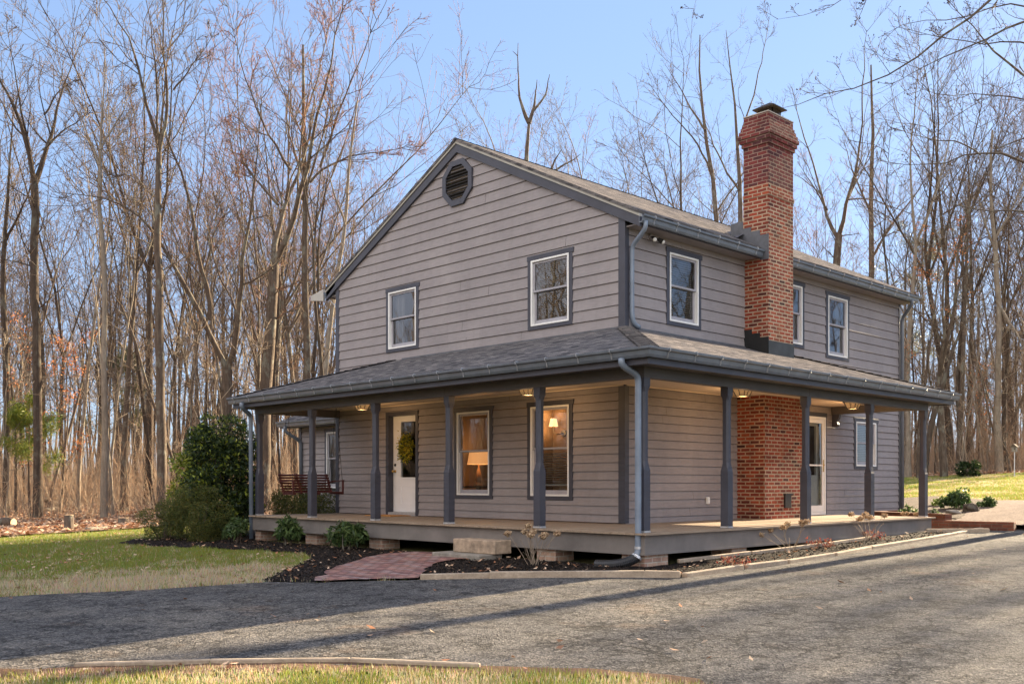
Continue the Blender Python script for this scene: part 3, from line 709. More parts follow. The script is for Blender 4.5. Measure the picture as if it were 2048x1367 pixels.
# ---- rear-left wing
WX,WY=-11.80,1.0
siding('wing_wall',FR,WX,-W+.1,-.5,2.12,.149,[(-10.53,-9.6,.55,1.95)],zoff=.02)
for o in[bpy.data.objects['wing_wall']]: o.location=(0,WY,0)
mb=MB(); mb.box((WX,WY+.03,-.6),(WX+.1,7,2.2)); mb.box((WX+.1,6.9,-.6),(-W-.001,7,2.2)); mb.box((WX-.02,WY-.03,-.6),(WX+.09,WY+.1,2.15)); mb.build('wing_corner',M['trim'],house)
wf=lambda a,d,z:(a,WY-d,z)
window(wf,(-10.53,-9.6,.55,1.95),style='curtain')
e0=WY-.40
slab([(WX-.35,e0,2.28),(-W-.001,e0,2.28),(-W-.001,4,3.55),(WX-.35,4,3.55)],.05,'wing_roof',M['shingle'])
slab([(WX-.35,7.4,2.28),(-W-.001,7.4,2.28),(-W-.001,4,3.55),(WX-.35,4,3.55)],.05,'wing_roof',M['shingle'])
mb=MB(); mb.prism([(WX+.02,WY+.05,2.2),(WX+.02,6.95,2.2),(WX+.02,4,3.42)],(.08,0,0)); mb.box((WX-.3,e0+.02,2.10),(-W-.002,WY-.03,2.13)); mb.box((WX-.33,e0,2.09),(-W-.002,e0+.02,2.24)); mb.build('wing_fascia',M['trim'],house,recalc=True)
gutter(lambda d:[(WX-.37,e0-d),(-W-.002,e0-d)],2.25)
dspout([(WX+.02,e0-.06,2.13),(WX+.02,e0-.06,2.0),(WX+.12,WY-.06,1.75),(WX+.12,WY-.06,-.5)],mat=M['gutter'])
# ---- things inside the lit room
t=empty('table_lamp',(-4.40,.62,.62),'lit table lamp with orange shade, seen through the lower sash of the left porch window','lamp')
mb=MB(); 
def frustum(mb,c,r0,r1,h,k=20):
    a=np.arange(k)*2*math.pi/k
    mb.loft([np.stack([c[0]+r*np.cos(a),c[1]+r*np.sin(a),np.full(k,z)],1) for r,z in((r0,c[2]),(r1,c[2]+h))],caps=False)
frustum(mb,(-4.40,.62,1.06),.235,.185,.27); mb.build('shade',M['lampshade'],t,smooth=True)
mb=MB(); mb.tube([(-4.40,.62,z) for z in(.622,.64,.66,.75,.85,.95,1.0,1.10)],[.09,.09,.05,.075,.06,.03,.015,.012],14); mb.build('base',simple('bronze_lamp_base',(.25,.13,.05),.4,.2,6),t,smooth=True)
t=empty('side_table',(-4.4,.62,-.02),'small dark table under the lit lamp behind the left porch window','table')
mb=MB(); mb.box((-4.72,.36,.58),(-4.08,.88,.619)); mb.build('top',M['black'],t)
for sx in(-1,1):
    for sy in(-1,1):
        mb=MB(); mb.box((-4.4+sx*.28-.02,.62+sy*.22-.02,-.02),(-4.4+sx*.28+.02,.62+sy*.22+.02,.58)); mb.build('leg',M['black'],t)
t=empty('wall_sconce',(-4.55,3.29,1.80),'lit wall sconce with cream shade, seen through the right porch window','lamp')
mb=MB(); frustum(mb,(-4.68,3.12,1.95),.105,.07,.17); mb.build('shade',M['sconceshade'],t,smooth=True)
mb=MB(); mb.tube([(-4.52,3.30,1.80),(-4.52,3.27,1.80)],.075,14); mb.tube([(-4.52,3.27,1.80),(-4.6,3.14,1.76),(-4.68,3.12,1.82),(-4.68,3.12,2.02)],.012,8); mb.build('arm',M['black'],t)
for loc,e in(((-4.40,.62,1.42),2.2),((-4.40,.62,.98),1.1),((-4.68,3.06,2.18),2.0),((-4.66,3.0,1.86),1.6)):
    li=bpy.data.lights.new('lamp_bulb','POINT'); li.energy=e; li.color=(1,.50,.19); li.shadow_soft_size=.08; lo=bpy.data.objects.new('lamp_bulb',li); COL.objects.link(lo); lo.location=loc
# ---- porch swing (hangs: its own thing)
sw=empty('porch_swing',(-7.9,-1.15,.45),'dark red slatted porch swing hanging by chains at the far end of the porch','swing')
mb=MB()
for i in range(7):  mb.bar((-8.02-.028*i*.9,-1.78,.50+.058*i),(-8.02-.028*i*.9,-.52,.50+.058*i),.018,.036,up=(.4,0,1))
for yv in(-1.74,-1.32,-.98,-.56): mb.bar((-7.985,yv,.44),(-8.20,yv,.875),.03,.035,up=(0,1,0))
mb.build('backrest',M['swing'],sw)
mb=MB()
for i in range(6): mb.box((-7.98+.073*i,-1.78,.47),(-7.98+.073*i+.055,-.52,.487))
for yv in(-1.74,-1.15,-.56): mb.box((-8.02,yv-.02,.43),(-7.55,yv+.02,.47))
mb.build('seat',M['swing'],sw)
for yv in(-1.77,-.53):
    mb=MB(); mb.bar((-8.12,yv,.70),(-7.56,yv,.735),.055,.022); mb.bar((-7.58,yv,.44),(-7.58,yv,.73),.03,.035); mb.build('armrest',M['swing'],sw)
    for xv in(-7.60,-8.14):
        mb=MB(); a=np.array((xv,yv,.72)); b=np.array((-7.86,yv*.98-.0,ZC)); n=46
        for k in range(n):
            p=a+(b-a)*k/n;q=a+(b-a)*(k+1.15)/n; mb.bar(p,q,.010 if k%2 else .005,.005 if k%2 else .010)
        mb.build('chain',M['black'],sw)
# ---- wreath & mat
wr=empty('wreath',(-6.05,-.0,1.42),'round yellow green leafy wreath hanging on the white front door','wreath')
rn=np.random.default_rng(5); V=[];F=[];C=[]
for k in range(1500):
    a=rn.uniform(0,2*math.pi); rr=rn.normal(.165,.062); d=.03+abs(rn.normal(0,.045)); c=np.array((-6.07+rr*math.cos(a)*.95,.10-d-.01,1.42+rr*math.sin(a)*1.2))
    ax=rn.normal(size=3);ax/=np.linalg.norm(ax);bx=np.cross(ax,rn.normal(size=3));bx/=np.linalg.norm(bx);l=rn.uniform(.018,.034)
    i=len(V); V+=[c-ax*l,c+bx*l*.45,c+ax*l,c-bx*l*.45]; F.append((i,i+1,i+2,i+3))
    g=rn.random(); col=(.045+.03*g,.075+.04*g,.018) if g<.5 else (.42+.2*rn.random(),.38+.1*rn.random(),.03)
    C+=[col]*4
def vcol(name,rough=.6,trans=.25):
    t=NT(name); at_=t.n('ShaderNodeAttribute',attribute_name='Col'); c=at_.outputs['Color']
    t.fin(c,rough,spec=.3)
    if trans:
        tr=t.n('ShaderNodeBsdfTranslucent'); t.l(c,tr.inputs['Color']); mx=t.n('ShaderNodeMixShader'); mx.inputs[0].default_value=trans
        t.l(t.b.outputs[0],mx.inputs[1]); t.l(tr.outputs[0],mx.inputs[2]); t.l(mx.outputs[0],t.out.inputs[0])
    return t.mat
M['leafcol']=vcol('leaf_tints',.5,.3); M['litter']=vcol('dry_leaf_tints',.8,.15); M['chips']=vcol('mulch_tints',.9,0)
mesh_np('leaves',V,F,M['leafcol'],wr,col=C)
mb=MB(); a=np.arange(25)*2*math.pi/24; mb.tube(np.stack([-6.07+.15*np.cos(a),np.full(25,.085),1.42+.19*np.sin(a)],1),.022,6); mb.build('ring',simple('vine_ring',(.12,.075,.03),.8,.3,9),wr)
mt=MB(); mt.box((-6.62,-.62,-.0115),(-5.72,-.10,.006)); tag(mt.build('door_mat',simple('coir_mat',(.42,.20,.06),.95,.25,30,.6,200),None,loc=(-6.1,-.37,0)),'flat orange brown door mat on the deck below the white front door','mat')
# ============================================================ GROUND SHEETS
def inpoly(P,x,y):
    P=np.asarray(P,float); x=np.asarray(x);y=np.asarray(y); c=np.zeros(x.shape,bool); n=len(P)
    for i in range(n):
        x0,y0=P[i];x1,y1=P[(i+1)%n]
        with np.errstate(divide='ignore',invalid='ignore'):
            c^=((y0>y)!=(y1>y))&(x<(x1-x0)*(y-y0)/(y1-y0+1e-12)+x0)
    return c
def smooth_poly(P,seg=.25,wob=0,seed=1):
    rn=np.random.default_rng(seed);out=[]
    P=[np.asarray(q[:2],float) for q in P]
    for i in range(len(P)):
        a,b=P[i],P[(i+1)%len(P)];l=np.linalg.norm(b-a); n=max(1,int(l/seg)) if l<14 else 1
        for k in range(n):
            q=a+(b-a)*k/n; d=np.array([-(b-a)[1],(b-a)[0]])/max(l,1e-6)
            out.append(q+d*(rn.normal(0,wob) if k and wob else 0))
    return out
def sheet(name,poly,off,mat,grid=.6,bumpf=None,kind='structure',label=None,cat=None,lim=None):
    bm=bmesh.new(); f=bm.faces.new([bm.verts.new((q[0],q[1],0)) for q in poly]); 
    P=np.array([(q[0],q[1]) for q in poly]); lo=P.min(0);hi=P.max(0)
    bmesh.ops.triangulate(bm,faces=bm.faces[:])
    for ax in(0,1):
        g=grid; t=lo[ax]+g
        while t<hi[ax]:
            no=[0,0,0];no[ax]=1;co=[0,0,0];co[ax]=t
            bmesh.ops.bisect_plane(bm,geom=bm.verts[:]+bm.edges[:]+bm.faces[:],plane_co=co,plane_no=no,dist=1e-5)
            t+=g
    X=np.array([v.co[:2] for v in bm.verts]); Z=gz(X[:,0],X[:,1])+off
    if bumpf is not None: Z=Z+bumpf(X[:,0],X[:,1])
    for v,z in zip(bm.verts,Z): v.co.z=z
    bmesh.ops.recalc_face_normals(bm,faces=bm.faces)
    if sum(f.normal.z for f in bm.faces)<0: bmesh.ops.reverse_faces(bm,faces=bm.faces[:])
    me=bpy.data.meshes.new(name); bm.to_mesh(me); bm.free(); me.materials.append(mat); meter_uv(me)
    for p in me.polygons: p.use_smooth=True
    o=bpy.data.objects.new(name,me); COL.objects.link(o); tag(o,label,cat,None,kind); return o
def fbm(x,y,s=1.0,seed=0):
    o=0
    for k,(f,a) in enumerate(((1,.5),(2.1,.25),(4.3,.13),(8.7,.07))):
        o=o+a*np.sin(x*f*s*1.31+seed+k*1.7+1.3*np.sin(y*f*s*.83+k))*np.cos(y*f*s*1.17-seed*.7+k*2.1+1.1*np.sin(x*f*s*.71-k))
    return o
# --- materials
def asphalt():
    t=NT('worn_asphalt'); v=t.tc('Object')
    fine=t.n('ShaderNodeTexVoronoi'); fine.inputs['Scale'].default_value=70; t.l(v,fine.inputs['Vector'])
    agg=t.ramp(fine.outputs['Color'],[(.0,(.045,.044,.045)),(.4,(.115,.110,.105)),(.75,(.212,.20,.184)),(1,(.39,.36,.32))])
    big=t.noise(v,.5,5,.62)
    col=t.mix(.9,agg,t.ramp(big,[(.34,(.50,.50,.53)),(.50,(.78,.77,.77)),(.66,(1.15,1.08,.98))]),'MULTIPLY')
    gap=t.ramp(t.noise(v,4.2,8,.8),[(.40,(.16,.16,.17)),(.50,(1,1,1))]); 
    gm_=t.ramp(t.noise(v,.75,3),[(.40,(1,1,1)),(.60,(0,0,0))]); gap=t.mix(1.0,gap,t.mix(.62,gm_,(0,0,0)),'LIGHTEN') if 0 else gap
    col=t.mix(.68,col,gap,'MULTIPLY')
    def cracks(sc,wd,seed):
        vo=t.n('ShaderNodeTexVoronoi',feature='DISTANCE_TO_EDGE'); vo.inputs['Scale'].default_value=sc*1.3
        w=t.n('ShaderNodeTexNoise'); w.inputs['Scale'].default_value=sc*1.4; w.inputs['Detail'].default_value=6; w.inputs['Roughness'].default_value=.7; t.l(v,w.inputs['Vector'])
        ad=t.n('ShaderNodeVectorMath',operation='MULTIPLY_ADD'); t.l(w.outputs['Color'],ad.inputs[0]); ad.inputs[1].default_value=(1.1/sc,1.1/sc,0); t.l(v,ad.inputs[2]); t.l(ad.outputs[0],vo.inputs['Vector'])
        c=t.ramp(vo.outputs['Distance'],[(wd*.3,(0,0,0)),(wd,(1,1,1))])
        mk=t.ramp(t.noise(v,.8+seed*.3,4,.6),[(.45,(1,1,1)),(.56,(0,0,0))]); return t.mix(1.0,c,mk,'LIGHTEN')
    crk=t.mix(1.0,cracks(2.2,.030,0),cracks(6.5,.055,1),'MULTIPLY')
    col=t.mix(.8,col,t.mix(crk,(.13,.13,.135),(1,1,1)),'MULTIPLY')
    clay=t.ramp(t.noise(v,1.1,5,.65),[(.60,(0,0,0)),(.72,(1,1,1))]); mm=t.n('ShaderNodeMath',operation='MULTIPLY'); t.l(clay,mm.inputs[0]); mm.inputs[1].default_value=.24
    col=t.mix(mm.outputs[0],col,(.30,.19,.115))
    nm=t.bump(fine.outputs['Distance'],.9,.010); nm=t.bump(t.noise(v,18,5,.75),.8,.025,nm); nm=t.bump(crk,.7,.014,nm)
    return t.fin(col,.9,nm,spec=.25)
def ground_mat(name,stops,sc,bump=.6,extra=None,rough=.95):
    t=NT(name); v=t.tc('Object'); col=t.ramp(t.noise(v,sc,6,.72),stops)
    if extra:
        f=t.ramp(t.noise(v,extra[0],4,.6),[(extra[1],(0,0,0)),(extra[1]+.12,(1,1,1))]); mm=t.n('ShaderNodeMath',operation='MULTIPLY'); t.l(f,mm.inputs[0]); mm.inputs[1].default_value=extra[3]
        col=t.mix(mm.outputs[0],col,extra[2])
    nm=t.bump(t.noise(v,sc*2.5,4,.7),bump,.03)
    return t.fin(col,rough,nm,spec=.15)
G_LAWN=ground_mat('turf',[(.25,(.085,.075,.035)),(.5,(.15,.145,.055)),(.75,(.24,.205,.10))],9,.8,(.8,.52,(.24,.19,.11),.45))
G_LITTER=ground_mat('leaf_litter',[(.25,(.12,.065,.038)),(.45,(.28,.16,.095)),(.6,(.42,.27,.17)),(.78,(.55,.40,.28))],11,1.0,(.35,.5,(.12,.08,.05),.5))
G_MULCH=ground_mat('dark_mulch',[(.3,(.008,.006,.005)),(.6,(.022,.016,.013)),(.8,(.05,.034,.025))],26,1.0)
G_CLAY=ground_mat('red_clay',[(.3,(.085,.05,.032)),(.6,(.17,.10,.062)),(.8,(.27,.18,.11))],7,.8)
G_PATH=ground_mat('gravelly_paving',[(.3,(.10,.07,.055)),(.55,(.18,.13,.105)),(.8,(.27,.205,.165))],14,.8)
# --- base lawn terrain
xs=np.unique(np.concatenate([np.linspace(-160,-30,40),np.linspace(-30,16,70),np.linspace(16,90,24)])); ys=np.unique(np.concatenate([np.linspace(-70,-16,20),np.linspace(-16,50,100),np.linspace(50,190,36)]))
XX,YY=np.meshgrid(xs,ys); ZZ=gz(XX,YY); nx,ny=len(xs),len(ys)
idx=np.arange(nx*ny).reshape(ny,nx); F=np.stack([idx[:-1,:-1],idx[:-1,1:],idx[1:,1:],idx[1:,:-1]],-1).reshape(-1,4)
tag(mesh_np('lawn',np.stack([XX,YY,ZZ],-1).reshape(-1,3),F,G_LAWN,smooth=True),kind='structure')
# --- polygons
g=lambda u,v:tuple(ground(u,v)[:2])
BE=[g(1369,1157),g(1483,1139),g(1570,1128),g(1665,1113),g(1738,1099),g(1848,1081),g(1910,1070),g(1972,1058)]
DRIVE_FAR=[(-6,-19),(-3.2,-12.2),(-1.84,-9.15),(-1.1,-7.69),(-.62,-6.32),(-.07,-5.95),(.40,-5.45),(.82,-4.97),(1.9,-3.85),(2.87,-2.98)]+BE+[g(2030,1052),g(2060,1046),(4.0,10.9)]
gp=lambda u,v:tuple(ground(u,v)[:2])
NEAR=[gp(1440,1375),gp(1300,1352),gp(1150,1341),gp(950,1339),gp(700,1333),gp(420,1334),gp(150,1342),gp(-60,1350)]
DRIVE_NEAR=[(9,14),(14,12),(14.5,-2),(12.0,-7.5),(9.0,-9.0)]+NEAR+[(1.2,-13.5),(-1,-19)]
DRIVE=smooth_poly(DRIVE_FAR+DRIVE_NEAR,.3,.02,2)
sheet('driveway',DRIVE,.012,asphalt(),.6,lambda x,y:.012*fbm(x,y,1.2,3))
CLAY=smooth_poly([gp(1400,1362),gp(1250,1346),gp(1050,1338),gp(950,1335),gp(700,1327),gp(420,1328),gp(150,1336),gp(-60,1344),(.6,-13.5),(1.6,-13.9),gp(-60,1368),gp(150,1358),gp(420,1351),gp(700,1349),gp(950,1351),gp(1150,1353),gp(1300,1363),gp(1420,1378)],.2,.03,5)
sheet('clay_strip',CLAY,.017,G_CLAY,.3,lambda x,y:.010*fbm(x,y,5,1))
MUL=[(-8.75,-4.2),(-7.4,-3.92),(-6.25,-3.72),(-5.2,-3.6),(-4.11,-3.62),(-3.2,-4.1),(-2.49,-4.72),(-1.7,-5.5),(-.73,-6.38),(-.07,-5.93),(.40,-5.43),(.82,-4.95),(1.9,-3.83),(2.87,-2.95)]+[(q[0]-.03,q[1]) for q in BE]+[(2.0,9.2),(.3,9.2),(.2,.4),(-12.2,.8),(-12.6,-1.2),(-11.6,-3.4),(-10.4,-4.3),(-9.5,-4.35)]
mulb=lambda x,y:.018*fbm(x,y,2.2,4)+.012*fbm(x,y,7,2)+np.where((x>-8.4)&(y>-2.1)&(x<2.1),-.06,0)
sheet('mulch_bed',smooth_poly(MUL,.2,.035,9),.022,G_MULCH,.22,mulb)
FOR=[(-15.3,-14),(-15.5,-6),(-15.8,-4),(-16,-2.5),(-16.7,.5),(-17,6),(-15,20),(-12,30),(-9.87,31.7),(-5.65,35.3),(0,40),(12,44),(60,52),(85,185),(-155,185),(-155,-68),(-40,-68),(-20,-30)]
sheet('forest_floor',smooth_poly(FOR,.8,.22,4),.03,G_LITTER,3.0,lambda x,y:.06*fbm(x,y,.5,3))
g=lambda u,v:tuple(ground(u,v)[:2])
WALK=smooth_poly([g(629,1166.5),g(661.5,1143.5),g(733,1118),g(778,1111),g(835,1108),g(873,1109),(-1.45,-2.72),(-.75,-2.72),g(936.6,1118),g(890,1126.5),g(853,1140),g(836,1161)],.21,.03,6)
sheet('brick_walk',WALK,.045,M['walk'],.4,lambda x,y:.010*fbm(x,y,3,2))
pz=lambda u,v,z:onz(u,v,z)
pz_=lambda u,v,z:tuple(onz(u,v,z)[:2])
PATH=smooth_poly([pz_(1893,1039.5,-.10),pz_(1930,1029,-.06),pz_(1945,1021,-.02),pz_(1990,1014,.0),pz_(2060,1015,.0),pz_(2120,1010,.0),(7.5,13.0),pz_(2075,1044,-.10),pz_(2029,1042,-.10)],.3,.03,8)
sheet('garden_path',PATH,.115,G_PATH,.5)
# ---------------------------------------------------------- grass, leaves, chips
rg=np.random.default_rng(11)
def wedge(n,tmin,tmax,umin=-120,umax=2170,p=1.0):
    """points on the ground seen inside the view, with depth density ~ t^-p"""
    u=rg.uniform(umin,umax,n); q=rg.random(n)
    t=np.exp(np.log(tmin)+q*(np.log(tmax)-np.log(tmin))) if p==1 else (tmin+(tmax-tmin)*q)
    a=(u-CPX)/CF; x=CAM[0]+t*(FW[0]+RT[0]*a); y=CAM[1]+t*(FW[1]+RT[1]*a)
    return x,y,t
def house_mask(x,y): return ((x>-8.7)&(x<2.3)&(y>-2.3)&(y<10.5))|((x>-12)&(x<-8)&(y>.9)&(y<7.2))
def blades(name,x,y,hgt,wid,col,off=0.0,lean=.5):
    n=len(x); z=gz(x,y)+off; a=rg.uniform(0,2*math.pi,n); la=rg.uniform(0,2*math.pi,n); ll=rg.uniform(.1,lean,n)*hgt
    b=np.stack([x,y,z],1); w=np.stack([np.cos(a),np.sin(a),np.zeros(n)],1)*(wid/2)[:,None]
    tip=b+np.stack([np.cos(la)*ll,np.sin(la)*ll,hgt],1)
    V=np.stack([b-w,b+w,tip],1).reshape(-1,3); F=np.arange(3*n).reshape(-1,3)
    return tag(mesh_np(name,V,F,M['grassblade'],col=np.repeat(col,3,axis=0)),kind='stuff')
M['grassblade']=vcol('grass_blade_tints',.6,.35)
def grass_cols(x,y,tanp):
    n=len(x); g1=np.stack([rg.uniform(.16,.32,n),rg.uniform(.20,.33,n),rg.uniform(.03,.08,n)],1); tn=np.stack([rg.uniform(.45,.72,n),rg.uniform(.37,.58,n),rg.uniform(.24,.40,n)],1)
    return np.where((rg.random(n)<tanp)[:,None],tn,g1)
# left lawn
x,y,t=wedge(330000,10,30,-150,1000,2); 
k=(~inpoly(DRIVE,x,y))&(~inpoly(MUL,x,y))&(~inpoly(FOR,x,y))&(~house_mask(x,y))&(y<2); x,y,t=x[k],y[k],t[k]
DF=np.array(DRIVE_FAR[:6]); 
def dseg(x,y,P):
    d=np.full(x.shape,1e9)
    for a,b in zip(P[:-1],P[1:]):
        a=np.array(a);b=np.array(b);v=b-a;L2=(v@v); s=np.clip(((x-a[0])*v[0]+(y-a[1])*v[1])/L2,0,1); d=np.minimum(d,np.hypot(x-a[0]-s*v[0],y-a[1]-s*v[1]))
    return d
dd=dseg(x,y,DF); tp=np.clip(1.15-dd*.33+.9*fbm(x,y,1.6,2),.05,.95)
tp=np.clip(np.where(dd>3.2,tp*.5,tp),.04,.93)
h=rg.uniform(.02,.05,len(x))*(1+.5*tp)*np.clip(1+1.6*fbm(x,y,3.3,6),.5,2.2); blades('lawn_grass',x,y,h,rg.uniform(.008,.016,len(x)),grass_cols(x,y,tp))
tx,ty,tt=wedge(9000,10,26,-150,1000,2); k=(~inpoly(DRIVE,tx,ty))&(~inpoly(MUL,tx,ty))&(~inpoly(FOR,tx,ty))&(~house_mask(tx,ty))&(ty<2); tx,ty=tx[k],ty[k]
td=dseg(tx,ty,DF); k=rg.random(len(tx))<np.clip(1.25-td*.3+.8*fbm(tx,ty,2.0,3),.06,1); tx,ty=tx[k],ty[k]
x=np.repeat(tx,16)+rg.normal(0,.035,len(tx)*16); y=np.repeat(ty,16)+rg.normal(0,.035,len(tx)*16)
blades('lawn_grass',x,y,rg.uniform(.03,.085,len(x)),rg.uniform(.006,.012,len(x)),grass_cols(x,y,np.repeat(rg.uniform(.55,1,len(tx)),16)),lean=1.2)
# right lawn
x,y,t=wedge(170000,22,52,1700,2200,2); k=(~inpoly(FOR,x,y))&(~inpoly(PATH,x,y))&(~house_mask(x,y))&(~inpoly(DRIVE,x,y))&(y>10.8); x,y,t=x[k],y[k],t[k]
blades('lawn_grass',x,y,rg.uniform(.03,.07,len(x)),rg.uniform(.015,.03,len(x)),grass_cols(x,y,np.clip(.22+.7*fbm(x,y,1.0,5),.05,.8)))
# foreground strip
x,y,t=wedge(90000,6.2,9.5,-150,1500,2); k=(~inpoly(DRIVE,x,y)); kc=inpoly(CLAY,x,y); k&=(~kc)|((rg.random(len(x))<.30)); nr=dseg(x,y,np.array(NEAR)); k&=(nr>.06); x,y,t=x[k],y[k],t[k]
blades('lawn_grass',x,y,rg.uniform(.02,.055,len(x)),rg.uniform(.004,.008,len(x)),grass_cols(x,y,np.clip(.35+.9*fbm(x,y,2.5,7),.08,.9)),.012)
# fallen leaves and mulch chips
def leaves(name,x,y,size,cols,mat,off=.0,curl=.5,z=None):
    n=len(x); zz=(gz(x,y)+off) if z is None else z
    c=np.stack([x,y,zz+size*.18],1); a=rg.uniform(0,2*math.pi,n); ax=np.stack([np.cos(a),np.sin(a),rg.uniform(-curl,curl,n)],1); bx=np.stack([-np.sin(a),np.cos(a),rg.uniform(-curl,curl,n)],1)
    l=size[:,None]; V=np.stack([c-ax*l,c+bx*l*.55,c+ax*l+np.array([0,0,1])*l*.25,c-bx*l*.55],1).reshape(-1,3)
    ci=rg.integers(0,len(cols),n); C=np.array(cols)[ci]*rg.uniform(.7,1.25,(n,1))
    return tag(mesh_np(name,V,np.arange(4*n).reshape(-1,4),mat,col=np.repeat(C,4,axis=0)),kind='stuff')
LC=[(.38,.20,.11),(.50,.31,.19),(.25,.13,.075),(.60,.44,.30),(.40,.18,.09),(.54,.38,.26)]
x,y,t=wedge(120000,20,62,-150,2200,2); k=inpoly(FOR,x,y); x,y,t=x[k],y[k],t[k]
leaves('fallen_leaves',x,y,rg.uniform(.05,.11,len(x)),LC,M['litter'],.04)
x,y,t=wedge(30000,7,34,-150,2200,2); k=(~inpoly(DRIVE,x,y))&(~inpoly(MUL,x,y))&(~house_mask(x,y))&(~inpoly(FOR,x,y))&(rg.random(len(x))<np.clip(.2+.6*fbm(x,y,.9,9),.04,.6)); x,y=x[k],y[k]
leaves('fallen_leaves',x,y,rg.uniform(.02,.045,len(x)),LC,M['litter'],.03)
x,y,t=wedge(130,7,22,-50,2100,2); k=inpoly(DRIVE,x,y); x,y=x[k],y[k]; leaves('fallen_leaves',x,y,rg.uniform(.02,.05,len(x)),LC,M['litter'],.02)
x,y,t=wedge(60000,11,24,250,2000,2); k=inpoly(MUL,x,y)&(~house_mask(x,y))&(~inpoly(WALK,x,y)); x,y=x[k],y[k]
leaves('mulch_chips',x,y,rg.uniform(.007,.022,len(x)),[(.02,.014,.011),(.035,.024,.018),(.012,.009,.008),(.06,.04,.028)],M['chips'],.035,.9)
k=rg.random(len(x))<.035; leaves('fallen_leaves',x[k],y[k],rg.uniform(.02,.045,k.sum()),LC,M['litter'],.05)
# ---------------------------------------------------------- edging timbers, step, slab, planters
def timber(pts,w,h,lab,off=.0,mat=None):
    mb=MB(); c=np.array(pts[0]); 
    for a,b in zip(pts[:-1],pts[1:]):
        a=np.array(a,float);b=np.array(b,float); za=gz(*a)+off+h/2;zb=gz(*b)+off+h/2
        mb.bar((a[0],a[1],za),(b[0],b[1],zb),w,h)
    o=mb.build('edging_timber',mat or M['timber'],None,loc=(c[0],c[1],float(gz(*c))),bevel=.008); tag(o,lab,'edging'); return o
timber([(.78,-4.99),(1.42,-4.31)],.09,.085,'short weathered edging timber beside the end of the brick walk')
timber([(1.40,-4.36),(2.84,-3.01),(BE[0][0]-.03,BE[0][1]-.05)],.10,.10,'long straight timber edging the mulch in front of the porch corner')
timber([BE[0],BE[1]],.09,.075,'pale split timber curving round the mulch near the porch corner')
timber([(BE[1][0]-.01,BE[1][1]+.05),BE[2]],.10,.07,'pale timber along the driveway opposite the second side post')
timber([(BE[2][0]+.01,BE[2][1]+.05),BE[3]],.085,.065,'cracked pale timber along the driveway opposite the brick chimney')
timber([(BE[3][0],BE[3][1]+.06),BE[4]],.10,.06,'worn timber meeting the concrete stepping slab beside the driveway')
timber([(BE[4][0]-.01,BE[4][1]+.06),BE[5],BE[6],BE[7]],.10,.06,'farthest pale timber along the driveway past the stepping slab')
timber([(2.24,-1.5),(2.29,.25)],.05,.06,'grey board set on edge below the porch skirt by the corner pier',.03)
timber([(2.30,.28),(2.34,2.4),(2.30,4.4)],.05,.065,'long grey board set on edge under the side of the porch',.02)
timber([tuple(onz(1852,1056,-.22)[:2]),tuple(onz(1978,1056.5,-.22)[:2])],.08,.09,'thin grey timber lying in front of the low brick wall past the porch end')
timber([tuple(onz(150,1342,-.70)[:2]),tuple(onz(420,1334,-.69)[:2]),tuple(onz(700,1333,-.69)[:2]),tuple(onz(960,1342,-.68)[:2])],.05,.045,'thin weathered timber along the near edge of the driveway')
M['stone']=simple('step_stone',(.36,.27,.19),.9,.5,7,.5,40)
M['stone2']=simple('grey_step_stone',(.24,.215,.18),.9,.35,9,.5,40)
st=empty('stone_step',(-1.0,-2.45,-.5),'two tiered pale stone step in front of the porch at the brick walk','step')
mb=MB(); mb.box((-1.50,-2.52,-.43),(-.50,-2.16,-.216)); o=mb.build('tread',M['stone'],st,bevel=.012)
mb=MB(); mb.box((-1.72,-2.78,-.58),(-.56,-2.30,-.432)); mb.build('base_slab',M['stone2'],st,bevel=.012)
P=[onz(1784,1069,-.335),onz(1813,1063,-.335),onz(1902,1070.6,-.335),onz(1858,1075.5,-.335)]
mb=MB(); mb.prism(P,(0,0,-.07)); tag(mb.build('stepping_slab',simple('pale_concrete',(.46,.38,.29),.9,.12,6,.3,60),None,loc=P[0],recalc=True,bevel=.006),'flat pale concrete slab between the porch end and the driveway','slab')
def wallrun(name,pts,z0,z1,th,lab):
    mb=MB()
    for a,b in zip(pts[:-1],pts[1:]):
        a=np.array(a);b=np.array(b); mb.bar((a[0],a[1],(z0+z1)/2),(b[0],b[1],(z0+z1)/2),th,z1-z0)
    o=mb.build(name,M['planter'],None,loc=(pts[0][0],pts[0][1],z0),bevel=.006); tag(o,lab,'wall'); return o
pa=onz(1746,1021.5,.03)[:2];pb=onz(1897,1027,.03)[:2]; 
wallrun('brick_wall',[pa,pb],-.35,.03,.20,'low brick wall of the raised bed directly behind the last porch post')
d=np.array([-.55,.85]); wallrun('brick_wall',[pa+(pb-pa)*.0+np.array([.0,.10]),pa+np.array([-.15,1.6])],-.3,.028,.20,'short brick wall returning from the raised bed to the house corner')
pc=onz(1850,1039,-.10)[:2];pd=onz(2030,1043,-.10)[:2]
wallrun('brick_wall',[pc,pd],-.5,-.10,.20,'lower brick wall stepping out toward the driveway beyond the porch')
BED=[tuple(pa+np.array([.05,.12])),tuple(pb+np.array([0,.1])),tuple(onz(1945,1022,.0)[:2]),tuple(onz(2000,1012,.03)[:2]),(-2.2,17.5),(-4.5,14.5),(-2.5,10.8)]
sheet('planting_bed',smooth_poly(BED,.3,.05,3),.11,ground_mat('bed_soil',[(.3,(.03,.022,.016)),(.6,(.09,.06,.042)),(.8,(.22,.14,.09))],12,.9),.4)
